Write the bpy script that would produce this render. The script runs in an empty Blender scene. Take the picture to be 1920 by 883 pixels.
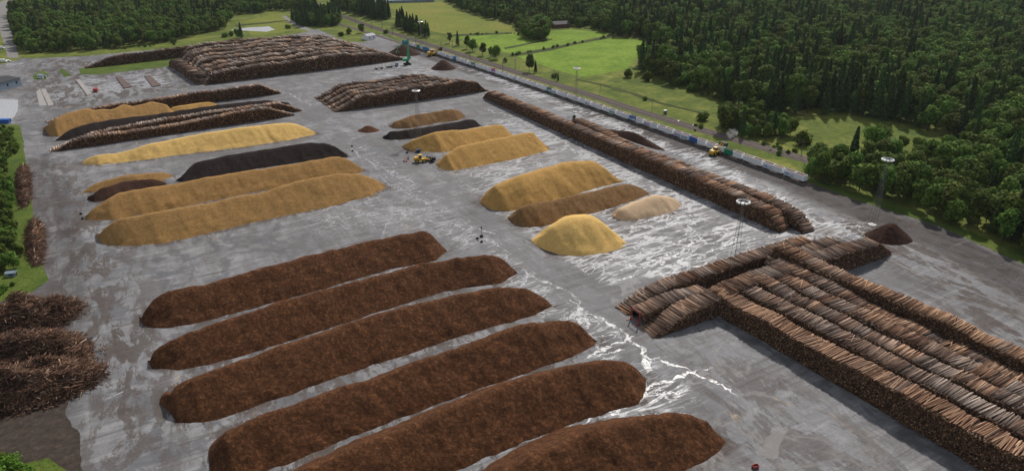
import bpy, bmesh, math, random
import numpy as np
from mathutils import Vector, Matrix
random.seed(7); rng = np.random.default_rng(11)
R = math.radians
sc = bpy.context.scene
COL = sc.collection

# ---------------------------------------------------------------- camera
CAM_H = 125.0
F, CX, CY = 1280.0, 960.0, 441.5            # focal length and centre in photo pixels
PITCH = 25.17
cam_d = bpy.data.cameras.new('camera'); cam = bpy.data.objects.new('camera', cam_d); COL.objects.link(cam)
cam_d.lens = 24.0; cam_d.sensor_width = 36.0; cam_d.sensor_fit = 'HORIZONTAL'
cam_d.clip_start = 1.0; cam_d.clip_end = 20000.0
cam.location = (0, 0, CAM_H); cam.rotation_euler = (R(90 - PITCH), 0, 0)
sc.camera = cam

# ---------------------------------------------------------------- sky, sun, exposure
SUN_AZ, SUN_EL = 20.0, 45.0
w = bpy.data.worlds.new("World"); sc.world = w; w.use_nodes = True
nt = w.node_tree; nt.nodes.clear()
sky = nt.nodes.new('ShaderNodeTexSky'); sky.sky_type = 'NISHITA'; sky.sun_disc = False
sky.sun_elevation = R(SUN_EL); sky.sun_rotation = R(SUN_AZ); sky.air_density = 1.2; sky.dust_density = 2.0
tc = nt.nodes.new('ShaderNodeTexCoord')
mp = nt.nodes.new('ShaderNodeMapping'); mp.inputs['Scale'].default_value = (1, 1, 2.6)
cn = nt.nodes.new('ShaderNodeTexNoise'); cn.inputs['Scale'].default_value = 2.3; cn.inputs['Detail'].default_value = 7
cr = nt.nodes.new('ShaderNodeValToRGB'); cr.color_ramp.elements[0].position = 0.38; cr.color_ramp.elements[1].position = 0.62
cmix = nt.nodes.new('ShaderNodeMixRGB'); cmix.inputs[2].default_value = (7.2, 7.4, 7.8, 1)
bg = nt.nodes.new('ShaderNodeBackground'); bg.inputs['Strength'].default_value = 0.078
wo = nt.nodes.new('ShaderNodeOutputWorld')
L = nt.links.new
L(tc.outputs['Generated'], mp.inputs[0]); L(mp.outputs[0], cn.inputs['Vector']); L(cn.outputs['Fac'], cr.inputs[0])
L(cr.outputs[0], cmix.inputs[0]); L(sky.outputs[0], cmix.inputs[1]); L(cmix.outputs[0], bg.inputs['Color']); L(bg.outputs[0], wo.inputs[0])
sun_d = bpy.data.lights.new('sun', 'SUN'); sun = bpy.data.objects.new('sun', sun_d); COL.objects.link(sun)
sun_d.energy = 4.1; sun_d.angle = R(2.5); sun_d.color = (1.0, 0.95, 0.89)
sd = Vector((math.sin(R(SUN_AZ)) * math.cos(R(SUN_EL)), math.cos(R(SUN_AZ)) * math.cos(R(SUN_EL)), math.sin(R(SUN_EL))))
sun.rotation_euler = sd.to_track_quat('Z', 'Y').to_euler(); sun.location = (0, 0, 300)
sc.view_settings.view_transform = 'Standard'; sc.view_settings.look = 'None'
sc.view_settings.exposure = 0.0; sc.view_settings.gamma = 1.0
sc.render.engine = 'CYCLES'; sc.cycles.max_bounces = 4; sc.cycles.diffuse_bounces = 2; sc.cycles.glossy_bounces = 2
sc.cycles.transparent_max_bounces = 6; sc.cycles.use_denoising = True
try: sc.cycles.denoiser = 'OPENIMAGEDENOISE'
except Exception: pass

# ---------------------------------------------------------------- ground maths
_p = R(PITCH)
def G(px, py, z=0.0):
    """world point at height z seen at a spot of the surveyed site plan"""
    x = (px - CX) / F; y = -(py - CY) / F
    r = np.array([x, math.cos(_p) + y * math.sin(_p), -math.sin(_p) + y * math.cos(_p)])
    t = (z - CAM_H) / r[2]
    return np.array([r[0] * t, r[1] * t, z])
def PR(P):
    P = np.atleast_2d(P); x, y, z = P[:, 0], P[:, 1], P[:, 2] - CAM_H
    d = y * math.cos(_p) - z * math.sin(_p); u = y * math.sin(_p) + z * math.cos(_p)
    return CX + F * x / d, CY - F * u / d, d
def az(a): return np.array([math.sin(R(a)), math.cos(R(a)), 0.0])
PILE = az(60.5); PILE_N = az(-29.5)          # long axis of the heaps, and across them away from the lens
TRAIN = az(148.0); TRAIN_N = az(58.0)        # along the railway towards the lens, and across it

# ---------------------------------------------------------------- object helpers
def tag(o, label=None, cat=None, group=None, kind=None):
    if label: o['label'] = label
    if cat: o['category'] = cat
    if group: o['group'] = group
    if kind: o['kind'] = kind
    return o
def link(name, me, mats=(), parent=None, smooth=False):
    o = bpy.data.objects.new(name, me); COL.objects.link(o)
    for m in (mats if isinstance(mats, (list, tuple)) else [mats]): me.materials.append(m)
    if parent is not None: o.parent = parent
    if smooth: me.shade_smooth()
    return o
def empty(name, loc=(0, 0, 0), rz=0.0):
    o = bpy.data.objects.new(name, None); COL.objects.link(o); o.empty_display_size = 0.3
    o.location = loc; o.rotation_euler = (0, 0, rz); return o
def kids(o): return list(o.children)
def copy_tree(o, parent=None):
    c = o.copy(); COL.objects.link(c); c.parent = parent
    for ch in kids(o): copy_tree(ch, c)
    return c
def fast_mesh(name, V, faces_flat, starts, totals, midx=None, attrs=None):
    me = bpy.data.meshes.new(name)
    me.vertices.add(len(V)); me.vertices.foreach_set('co', np.asarray(V, dtype=np.float32).ravel())
    me.loops.add(len(faces_flat)); me.loops.foreach_set('vertex_index', np.asarray(faces_flat, dtype=np.int32))
    me.polygons.add(len(starts)); me.polygons.foreach_set('loop_start', np.asarray(starts, dtype=np.int32))
    me.polygons.foreach_set('loop_total', np.asarray(totals, dtype=np.int32))
    if midx is not None: me.polygons.foreach_set('material_index', np.asarray(midx, dtype=np.int32))
    for k, v in (attrs or {}).items():
        a = me.attributes.new(k, 'FLOAT', 'POINT'); a.data.foreach_set('value', np.asarray(v, dtype=np.float32))
    me.update(calc_edges=True); me.validate()
    return me
def grid_mesh(name, P, attrs=None, color=None):
    """P: (n, m, 3) array of points"""
    n, m = P.shape[:2]; idx = np.arange(n * m).reshape(n, m)
    q = np.stack([idx[:-1, :-1], idx[1:, :-1], idx[1:, 1:], idx[:-1, 1:]], -1).reshape(-1, 4)
    me = fast_mesh(name, P.reshape(-1, 3), q.ravel(), np.arange(len(q)) * 4, np.full(len(q), 4), attrs=attrs)
    return me
def poly_sheet(name, pts, mat, z=0.0, kind='structure', parent=None):
    bm = bmesh.new(); vs = [bm.verts.new((p[0], p[1], z)) for p in pts]
    f = bm.faces.new(vs); f.normal_update()
    if f.normal.z < 0: f.normal_flip()
    bmesh.ops.triangulate(bm, faces=bm.faces[:])
    me = bpy.data.meshes.new(name); bm.to_mesh(me); bm.free()
    o = link(name, me, mat, parent); 
    if kind: o['kind'] = kind
    return o
class MB:
    """collects boxes, tubes and prisms for one mesh"""
    def __init__(s): s.bm = bmesh.new()
    def box(s, c, d, rz=0.0, ry=0.0, rx=0.0, taper=1.0, bev=0.0):
        r = bmesh.ops.create_cube(s.bm, size=1.0); vs = r['verts']
        for v in vs:
            if v.co.z > 0: v.co.x *= taper; v.co.y *= taper
        M = Matrix.Translation(c) @ Matrix.Rotation(rz, 4, 'Z') @ Matrix.Rotation(ry, 4, 'Y') @ Matrix.Rotation(rx, 4, 'X') @ Matrix.Diagonal((d[0], d[1], d[2], 1))
        bmesh.ops.transform(s.bm, matrix=M, verts=vs)
        if bev > 0:
            es = list({e for v in vs for e in v.link_edges}); bmesh.ops.bevel(s.bm, geom=es, offset=bev, segments=2, affect='EDGES', profile=0.6)
        return s
    def tube(s, a, b, r, r2=None, n=8, cap=True):
        a = Vector(a); b = Vector(b); d = b - a
        if d.length < 1e-6: return s
        res = bmesh.ops.create_cone(s.bm, cap_ends=cap, segments=n, radius1=r, radius2=r if r2 is None else r2, depth=d.length)
        M = Matrix.Translation((a + b) / 2) @ d.to_track_quat('Z', 'Y').to_matrix().to_4x4()
        bmesh.ops.transform(s.bm, matrix=M, verts=res['verts']); return s
    def prism(s, prof, y0, y1):
        """profile in x,z extruded along y"""
        a = [s.bm.verts.new((x, y0, z)) for x, z in prof]; b = [s.bm.verts.new((x, y1, z)) for x, z in prof]
        n = len(prof); s.bm.faces.new(a); s.bm.faces.new(b[::-1])
        for i in range(n): s.bm.faces.new((a[i], b[i], b[(i + 1) % n], a[(i + 1) % n]))
        bmesh.ops.recalc_face_normals(s.bm, faces=s.bm.faces[:]); return s
    def build(s, name, mat, parent=None, loc=None):
        me = bpy.data.meshes.new(name); s.bm.to_mesh(me); s.bm.free()
        o = link(name, me, mat, parent)
        if loc is not None: o.location = loc
        return o

# ---------------------------------------------------------------- materials
def base(name, col, rough=0.9, spec=0.3, metal=0.0):
    m = bpy.data.materials.new(name); m.use_nodes = True; b = m.node_tree.nodes['Principled BSDF']
    b.inputs['Base Color'].default_value = (*col, 1); b.inputs['Roughness'].default_value = rough
    b.inputs['Specular IOR Level'].default_value = spec; b.inputs['Metallic'].default_value = metal
    return m
class NB:
    """small node-building helper"""
    def __init__(s, m): s.m = m; s.t = m.node_tree; s.b = s.t.nodes['Principled BSDF']; s.L = s.t.links.new
    def coord(s, kind='Object', scale=(1, 1, 1), rz=0.0):
        c = s.t.nodes.new('ShaderNodeTexCoord'); mp = s.t.nodes.new('ShaderNodeMapping')
        mp.inputs['Rotation'].default_value = (0, 0, rz); mp.inputs['Scale'].default_value = scale
        mp.vector_type = 'POINT'
        r = s.t.nodes.new('ShaderNodeMapping'); r.inputs['Rotation'].default_value = (0, 0, rz)
        mp.inputs['Rotation'].default_value = (0, 0, 0)
        s.L(c.outputs[kind], r.inputs[0]); s.L(r.outputs[0], mp.inputs[0]); return mp.outputs[0]
    def world(s, scale=(1, 1, 1), rz=0.0):
        c = s.t.nodes.new('ShaderNodeNewGeometry'); mp = s.t.nodes.new('ShaderNodeMapping')
        r = s.t.nodes.new('ShaderNodeMapping'); r.inputs['Rotation'].default_value = (0, 0, rz)
        mp.inputs['Scale'].default_value = scale
        s.L(c.outputs['Position'], r.inputs[0]); s.L(r.outputs[0], mp.inputs[0]); return mp.outputs[0]
    def noise(s, vec, scale, detail=4, rough=0.55, dist=0.0):
        n = s.t.nodes.new('ShaderNodeTexNoise'); n.inputs['Scale'].default_value = scale; n.inputs['Detail'].default_value = detail
        n.inputs['Roughness'].default_value = rough; n.inputs['Distortion'].default_value = dist; s.L(vec, n.inputs['Vector']); return n.outputs['Fac']
    def vor(s, vec, scale, out='Distance', feature='F1'):
        n = s.t.nodes.new('ShaderNodeTexVoronoi'); n.feature = feature; n.inputs['Scale'].default_value = scale; s.L(vec, n.inputs['Vector']); return n.outputs[out]
    def ramp(s, fac, stops, interp='LINEAR'):
        r = s.t.nodes.new('ShaderNodeValToRGB'); r.color_ramp.interpolation = interp; e = r.color_ramp.elements
        while len(e) < len(stops): e.new(0.5)
        for k, (p, c) in enumerate(stops):
            e[k].position = p; e[k].color = (*c, 1) if hasattr(c, '__len__') else (c, c, c, 1)
        s.L(fac, r.inputs[0]); return r.outputs[0]
    def mix(s, f, a, b, mode='MIX'):
        n = s.t.nodes.new('ShaderNodeMixRGB'); n.blend_type = mode
        for i, v in ((0, f), (1, a), (2, b)):
            if hasattr(v, 'links'): s.L(v, n.inputs[i])
            elif hasattr(v, '__len__'): n.inputs[i].default_value = (*v, 1)
            else: n.inputs[i].default_value = v if i == 0 else (v, v, v, 1)
        return n.outputs[0]
    def math(s, op, a, b=0.0, clamp=False):
        n = s.t.nodes.new('ShaderNodeMath'); n.operation = op; n.use_clamp = clamp
        for i, v in ((0, a), (1, b)):
            if hasattr(v, 'links'): s.L(v, n.inputs[i])
            else: n.inputs[i].default_value = v
        return n.outputs[0]
    def attr(s, name, out='Fac'):
        n = s.t.nodes.new('ShaderNodeAttribute'); n.attribute_name = name; return n.outputs[out]
    def col(s, c): s.L(c, s.b.inputs['Base Color'])
    def rough(s, c): s.L(c, s.b.inputs['Roughness'])
    def bump(s, h, strength=0.5, dist=0.3):
        n = s.t.nodes.new('ShaderNodeBump'); n.inputs['Strength'].default_value = strength; n.inputs['Distance'].default_value = dist
        s.L(h, n.inputs['Height']); s.L(n.outputs[0], s.b.inputs['Normal'])

def heap_mat(name, dark, mid, light, fine=1.6, bump=0.8, spec=0.15):
    m = base(name, mid, 0.95, spec); n = NB(m); v = n.world()
    a = n.noise(v, fine, 8, 0.72); b = n.noise(v, 0.16, 4, 0.6, 0.6)
    vs = n.world((0.35, 1.6, 1.0), R(-29.5)); st = n.noise(vs, 0.55, 5, 0.65)
    c1 = n.ramp(a, [(0.30, dark), (0.5, mid), (0.70, light)])
    c2 = n.ramp(b, [(0.25, tuple(x * 0.78 for x in mid)), (0.75, tuple(min(1, x * 1.2) for x in mid))])
    md = n.noise(v, 0.55, 5, 0.7, 0.4); c3 = n.ramp(md, [(0.32, dark), (0.52, mid), (0.72, light)])
    c = n.mix(0.35, c1, c2); c = n.mix(0.33, c, c3); c = n.mix(n.ramp(st, [(0.45, 0.0), (0.75, 0.4)]), c, dark)
    n.col(c); n.bump(a, bump, 0.5); return m
M = {}
M['bark'] = heap_mat('bark', (0.023, 0.0095, 0.004), (0.086, 0.034, 0.0135), (0.29, 0.126, 0.049), 1.1, 1.0)
M['bark_dark'] = heap_mat('dark_bark', (0.016, 0.007, 0.005), (0.048, 0.021, 0.013), (0.10, 0.046, 0.026), 1.2, 0.9)
M['black'] = heap_mat('black_fines', (0.009, 0.006, 0.005), (0.021, 0.014, 0.012), (0.045, 0.031, 0.026), 1.0, 0.8)
M['chip_tan'] = heap_mat('tan_chips', (0.17, 0.09, 0.03), (0.31, 0.175, 0.06), (0.46, 0.285, 0.11), 1.0, 0.45)
M['chip_gold'] = heap_mat('golden_chips', (0.26, 0.145, 0.04), (0.43, 0.25, 0.075), (0.58, 0.37, 0.135), 1.0, 0.4)
M['chip_bright'] = heap_mat('bright_chips', (0.48, 0.29, 0.085), (0.67, 0.43, 0.14), (0.80, 0.56, 0.22), 1.0, 0.35)
M['chip_brown'] = heap_mat('brown_chips', (0.09, 0.045, 0.018), (0.19, 0.105, 0.042), (0.32, 0.19, 0.08), 0.9, 0.6)
M['chip_pink'] = heap_mat('pinkish_chips', (0.42, 0.28, 0.16), (0.56, 0.40, 0.25), (0.66, 0.50, 0.34), 1.0, 0.3)

def logs_mat():
    m = base('log_bark', (0.1, 0.06, 0.04), 0.9, 0.2); n = NB(m)
    t = n.attr('tint'); h = n.attr('hue'); v = n.world()
    warm = n.ramp(t, [(0.0, (0.035, 0.018, 0.010)), (0.4, (0.13, 0.062, 0.036)), (0.7, (0.36, 0.205, 0.12)), (1.0, (0.64, 0.41, 0.25))])
    grey = n.ramp(t, [(0.0, (0.030, 0.022, 0.018)), (0.4, (0.12, 0.082, 0.066)), (0.7, (0.28, 0.215, 0.175)), (1.0, (0.52, 0.43, 0.36))])
    c = n.mix(h, grey, warm); c = n.mix(n.ramp(n.noise(v, 1.8, 4), [(0.35, 0.3), (0.6, 0.0)]), c, (0.03, 0.018, 0.012)); n.col(c)
    return m
M['log'] = logs_mat()
def cap_mat(name, stops):
    m = base(name, (0.2, 0.12, 0.06), 0.9, 0.15); n = NB(m); n.col(n.ramp(n.attr('tint'), stops)); return m
M['cap'] = cap_mat('log_end', [(0.0, (0.025, 0.012, 0.007)), (0.5, (0.105, 0.055, 0.028)), (0.85, (0.24, 0.135, 0.065)), (1.0, (0.46, 0.29, 0.14))])
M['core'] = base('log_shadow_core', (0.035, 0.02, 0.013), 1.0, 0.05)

def grass_mat(name, c0, c1, c2, big=0.02, fine=0.5, bump=0.6):
    m = base(name, c1, 0.95, 0.1); n = NB(m); v = n.world()
    a = n.noise(v, big, 6, 0.62, 0.4); b = n.noise(v, fine, 5, 0.7)
    vs = n.world((0.15, 1.0, 1.0), R(-60)); st = n.noise(vs, 0.18, 4, 0.6)
    c = n.ramp(a, [(0.3, c0), (0.5, c1), (0.7, c2)]); c = n.mix(n.ramp(b, [(0.35, 0.5), (0.6, 0.0)]), c, tuple(x * 0.45 for x in c0))
    c = n.mix(n.ramp(st, [(0.5, 0.0), (0.8, 0.35)]), c, c2); n.col(c); n.bump(b, bump, 0.8); return m
M['ground'] = grass_mat('rough_grass', (0.052, 0.085, 0.016), (0.115, 0.145, 0.026), (0.23, 0.225, 0.05), 0.035, 0.22, 1.0)
M['lime'] = grass_mat('mown_meadow', (0.10, 0.175, 0.018), (0.155, 0.24, 0.024), (0.21, 0.29, 0.04), 0.03, 0.22, 0.3)
M['meadow'] = grass_mat('hay_meadow', (0.115, 0.145, 0.022), (0.165, 0.185, 0.03), (0.225, 0.20, 0.045), 0.012, 0.25, 0.3)
M['verge'] = grass_mat('verge_grass', (0.045, 0.08, 0.014), (0.085, 0.125, 0.02), (0.14, 0.165, 0.035), 0.05, 0.7, 0.8)
M['dirt'] = heap_mat('dark_dirt', (0.02, 0.015, 0.012), (0.05, 0.038, 0.03), (0.12, 0.09, 0.07), 0.5, 0.5)
M['ballast'] = heap_mat('ballast', (0.055, 0.042, 0.036), (0.12, 0.095, 0.082), (0.2, 0.165, 0.145), 0.9, 0.4)
M['gravel'] = heap_mat('gravel_road', (0.13, 0.12, 0.11), (0.2, 0.19, 0.18), (0.27, 0.26, 0.25), 0.4, 0.2)
M['metal'] = base('weathered_steel', (0.18, 0.18, 0.18), 0.5, 0.5, 0.6)
M['rail'] = base('rail_steel', (0.22, 0.18, 0.15), 0.4, 0.5, 0.7)
M['black_steel'] = base('black_steel', (0.02, 0.02, 0.022), 0.6, 0.4)
M['rubber'] = base('rubber', (0.015, 0.015, 0.015), 0.85, 0.2)
M['glass'] = base('cab_glass', (0.02, 0.03, 0.04), 0.1, 0.8)
M['yellow'] = base('machine_yellow', (0.62, 0.36, 0.02), 0.45, 0.5)
M['green'] = base('machine_green', (0.02, 0.30, 0.13), 0.45, 0.5)
M['red'] = base('red_paint', (0.30, 0.04, 0.03), 0.6, 0.4)
M['orange'] = base('orange_paint', (0.62, 0.22, 0.10), 0.5, 0.4)
M['white'] = base('white_paint', (0.78, 0.79, 0.80), 0.5, 0.4)
M['lampwhite'] = base('lamp_white', (0.85, 0.85, 0.85), 0.3, 0.5)
M['greyroof'] = base('grey_roof', (0.22, 0.23, 0.26), 0.6, 0.3)
M['bluegrey'] = base('blue_grey_panel', (0.20, 0.26, 0.32), 0.5, 0.4)
M['blue'] = base('blue_paint', (0.015, 0.10, 0.42), 0.4, 0.5)
M['concrete'] = heap_mat('concrete', (0.22, 0.20, 0.19), (0.30, 0.28, 0.265), (0.38, 0.36, 0.34), 0.5, 0.1)
M['rust'] = heap_mat('rusty_deck', (0.07, 0.05, 0.045), (0.13, 0.095, 0.085), (0.2, 0.15, 0.13), 0.8, 0.2)
M['sleeper'] = base('sleeper', (0.12, 0.10, 0.09), 0.9, 0.2)

def asphalt_mat():
    m = base('yard_asphalt', (0.2, 0.2, 0.2), 0.8, 0.3); n = NB(m)
    col = n.attr('zone', 'Color'); sep = n.t.nodes.new('ShaderNodeSeparateColor'); n.L(col, sep.inputs[0])
    wet, brown, dark = sep.outputs[0], sep.outputs[1], sep.outputs[2]
    v = n.world()
    big = n.noise(v, 0.018, 5, 0.6, 0.5); mid = n.noise(v, 0.11, 6, 0.65, 0.8); fine = n.noise(v, 1.2, 5, 0.7)
    PA = R(-29.5)
    along = lambda k: n.world((k, 1.0, 1.0), PA)       # stretched along the heaps
    across = lambda k: n.world((1.0, k, 1.0), PA)      # stretched along the aisle
    sp = n.noise(along(0.06), 0.42, 7, 0.66, 0.9); sa = n.noise(across(0.045), 0.38, 6, 0.62, 0.5)
    def vein(f, w):
        return n.math('SUBTRACT', 1.0, n.math('MULTIPLY', n.math('ABSOLUTE', n.math('SUBTRACT', f, 0.5)), w), True)
    c = n.ramp(mid, [(0.25, (0.15, 0.15, 0.156)), (0.5, (0.225, 0.224, 0.23)), (0.75, (0.29, 0.288, 0.293))])
    c = n.mix(n.ramp(big, [(0.38, 0.75), (0.56, 0.0)]), c, (0.135, 0.132, 0.135))
    c = n.mix(n.ramp(sp, [(0.34, 0.7), (0.44, 0.0)]), c, (0.105, 0.094, 0.090))
    c = n.mix(n.ramp(sp, [(0.55, 0.0), (0.61, 0.5)]), c, (0.31, 0.302, 0.298))
    c = n.mix(n.ramp(sa, [(0.33, 0.6), (0.40, 0.0)]), c, (0.14, 0.128, 0.12))
    c = n.mix(n.ramp(sa, [(0.60, 0.0), (0.70, 0.35)]), c, (0.33, 0.325, 0.32))
    # dark wet runnels between paler dried plates
    rn = n.noise(v, 0.045, 6, 0.6, 0.3); rm = n.noise(v, 0.016, 3, 0.5)
    n.L(n.mix(0.0, 0.0, 0.0), n.b.inputs['Specular IOR Level']) if False else None
    rv = n.math('MULTIPLY', n.math('POWER', vein(rn, 22.0), 0.5), n.ramp(rm, [(0.38, 0.15), (0.50, 1.0)]))
    c = n.mix(n.math('MULTIPLY', rv, 0.85), c, (0.088, 0.09, 0.097))
    wetd = n.noise(v, 0.06, 7, 0.62, 0.6); wd = n.ramp(wetd, [(0.375, 1.0), (0.40, 0.0)]); c = n.mix(n.math('MULTIPLY', wd, 0.8), c, (0.092, 0.094, 0.10))
    # tracked dirt
    dn = n.noise(across(0.35), 0.15, 8, 0.76, 0.35)
    df = n.math('MULTIPLY', n.ramp(dn, [(0.47, 0.0), (0.52, 0.9)]), n.math('MULTIPLY', brown, 1.15, True))
    c = n.mix(df, c, n.ramp(fine, [(0.3, (0.03, 0.022, 0.018)), (0.7, (0.105, 0.080, 0.066))]))
    c = n.mix(n.math('MULTIPLY', n.math('MULTIPLY', dark, n.ramp(sa, [(0.35, 1.0), (0.7, 0.72)])), 0.97, True), c, n.ramp(mid, [(0.3, (0.020, 0.016, 0.015)), (0.7, (0.062, 0.050, 0.046))]))  # dark zone: oily wet ground, plus the wood's shade painted along the edge
    c = n.mix(n.ramp(fine, [(0.3, 0.35), (0.6, 0.0)]), c, (0.10, 0.09, 0.085))
    sk = n.noise(v, 2.4, 3, 0.8); c = n.mix(n.ramp(sk, [(0.69, 0.0), (0.73, 0.9)]), c, (0.045, 0.028, 0.02))
    ye = n.noise(across(0.2), 0.25, 7, 0.7, 1.0); ym = n.noise(v, 0.02, 2)
    c = n.mix(n.math('MULTIPLY', n.ramp(ye, [(0.61, 0.0), (0.66, 0.6)]), n.ramp(ym, [(0.5, 0.0), (0.6, 1.0)])), c, (0.34, 0.22, 0.095))
    # standing rain water, sky glare painted pale: pools and the threads that join them
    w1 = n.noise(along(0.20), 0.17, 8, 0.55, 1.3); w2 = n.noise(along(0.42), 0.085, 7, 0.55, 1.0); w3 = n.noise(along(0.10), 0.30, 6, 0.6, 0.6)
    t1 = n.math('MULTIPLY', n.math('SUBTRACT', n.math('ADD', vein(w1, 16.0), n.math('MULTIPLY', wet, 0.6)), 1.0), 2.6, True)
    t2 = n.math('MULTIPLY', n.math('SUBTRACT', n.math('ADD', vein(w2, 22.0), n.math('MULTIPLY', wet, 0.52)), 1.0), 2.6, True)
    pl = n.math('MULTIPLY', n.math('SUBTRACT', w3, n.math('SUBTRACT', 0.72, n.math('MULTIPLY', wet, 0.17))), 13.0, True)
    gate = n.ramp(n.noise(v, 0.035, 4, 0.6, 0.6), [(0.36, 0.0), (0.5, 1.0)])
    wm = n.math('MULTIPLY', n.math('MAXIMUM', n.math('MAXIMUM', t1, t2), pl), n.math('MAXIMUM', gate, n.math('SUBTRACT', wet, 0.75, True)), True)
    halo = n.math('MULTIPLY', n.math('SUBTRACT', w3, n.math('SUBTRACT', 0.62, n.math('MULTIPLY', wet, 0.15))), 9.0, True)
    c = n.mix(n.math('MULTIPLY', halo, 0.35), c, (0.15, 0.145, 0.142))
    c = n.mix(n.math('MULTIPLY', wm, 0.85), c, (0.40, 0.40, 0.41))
    n.col(c); n.L(n.mix(wm, n.mix(n.math('MAXIMUM', rv, wd), 0.08, 0.25), 0.42), n.b.inputs['Specular IOR Level'])
    r = n.mix(wm, n.mix(n.math('MULTIPLY', n.math('MAXIMUM', halo, n.math('MAXIMUM', rv, wd)), n.math('SUBTRACT', 1.0, dark, True)), n.ramp(mid, [(0.3, 0.78), (0.7, 0.9)]), 0.55), 0.28); n.rough(r)
    n.bump(n.math('MULTIPLY', fine, n.math('SUBTRACT', 1.0, wm)), 0.25, 0.1)
    return m
M['asphalt'] = asphalt_mat()
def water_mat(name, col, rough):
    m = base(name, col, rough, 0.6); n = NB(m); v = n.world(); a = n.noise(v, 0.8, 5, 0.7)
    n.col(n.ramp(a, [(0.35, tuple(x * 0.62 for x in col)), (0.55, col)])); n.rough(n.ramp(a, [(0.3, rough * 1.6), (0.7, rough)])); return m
M['film'] = water_mat('sky_pale_rain_water', (0.40, 0.40, 0.41), 0.28)  # pale base colour stands in for bright sky mirrored in the water
def ragged(m, sc_, lo, hi):
    n = NB(m); v = n.world(); a = n.noise(v, sc_, 7, 0.7, 0.8); t = n.t.nodes.new('ShaderNodeBsdfTransparent'); mx = n.t.nodes.new('ShaderNodeMixShader')
    n.L(n.ramp(a, [(lo, 0.0), (hi, 1.0)]), mx.inputs[0]); n.L(t.outputs[0], mx.inputs[1]); n.L(n.b.outputs[0], mx.inputs[2]); n.L(mx.outputs[0], n.t.nodes['Material Output'].inputs[0])
M['stream'] = water_mat('ragged_rain_water', (0.38, 0.38, 0.39), 0.3); ragged(M['stream'], 0.55, 0.40, 0.56)  # sky reflection put into the base colour as pale grey
M['pond'] = base('pond_water', (0.03, 0.04, 0.04), 0.04, 0.9)
M['bluewater'] = water_mat('grey_water', (0.17, 0.18, 0.19), 0.15)

# ---------------------------------------------------------------- ground and terrain
def inpoly(X, Y, poly):
    c = np.zeros(X.shape, bool); n = len(poly); j = n - 1
    for i in range(n):
        xi, yi = poly[i][0], poly[i][1]; xj, yj = poly[j][0], poly[j][1]
        m = ((yi > Y) != (yj > Y)) & (X < (xj - xi) * (Y - yi) / (yj - yi + 1e-12) + xi); c ^= m; j = i
    return c
def segdist(X, Y, pts):
    d = np.full(X.shape, 1e9)
    for a, b in zip(pts[:-1], pts[1:]):
        dx, dy = b[0] - a[0], b[1] - a[1]; t = np.clip(((X - a[0]) * dx + (Y - a[1]) * dy) / (dx * dx + dy * dy + 1e-9), 0, 1)
        d = np.minimum(d, np.hypot(X - a[0] - t * dx, Y - a[1] - t * dy))
    return d
def PX(lst): return [G(*q)[:2] for q in lst]
def refine(pts, step=4.0, amp=0.8, closed=True):
    """roughen an outline so that no edge is a ruled line"""
    out = []; n = len(pts); st = 0.0
    for i in range(n if closed else n - 1):
        a = np.array(pts[i][:2]); b = np.array(pts[(i + 1) % n][:2]); k = max(1, min(60, int(np.hypot(*(b - a)) / step)))
        nn = np.array([-(b - a)[1], (b - a)[0]]) / (np.hypot(*(b - a)) + 1e-9)
        for q in range(k):
            p = a + (b - a) * q / k
            st = 0.72 * st + 0.55 * rng.normal()
            if q: p = p + nn * (st * 0.9 + rng.normal() * 0.25) * amp * min(1, q / 2, (k - q) / 2)
            out.append(p)
    if not closed: out.append(np.array(pts[-1][:2]))
    return out

gs = np.concatenate([-np.geomspace(4000, 60, 30), np.linspace(-40, 40, 5), np.geomspace(60, 4000, 30)])
gy = np.concatenate([[-600, -200], np.linspace(0, 1400, 60), np.geomspace(1500, 7000, 12)])
X, Y = np.meshgrid(gs, gy, indexing='ij')
P = np.stack([X, Y, np.full(X.shape, -0.12)], -1)
ground = link('ground', grid_mesh('ground', P), M['ground']); ground['kind'] = 'structure'

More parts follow.
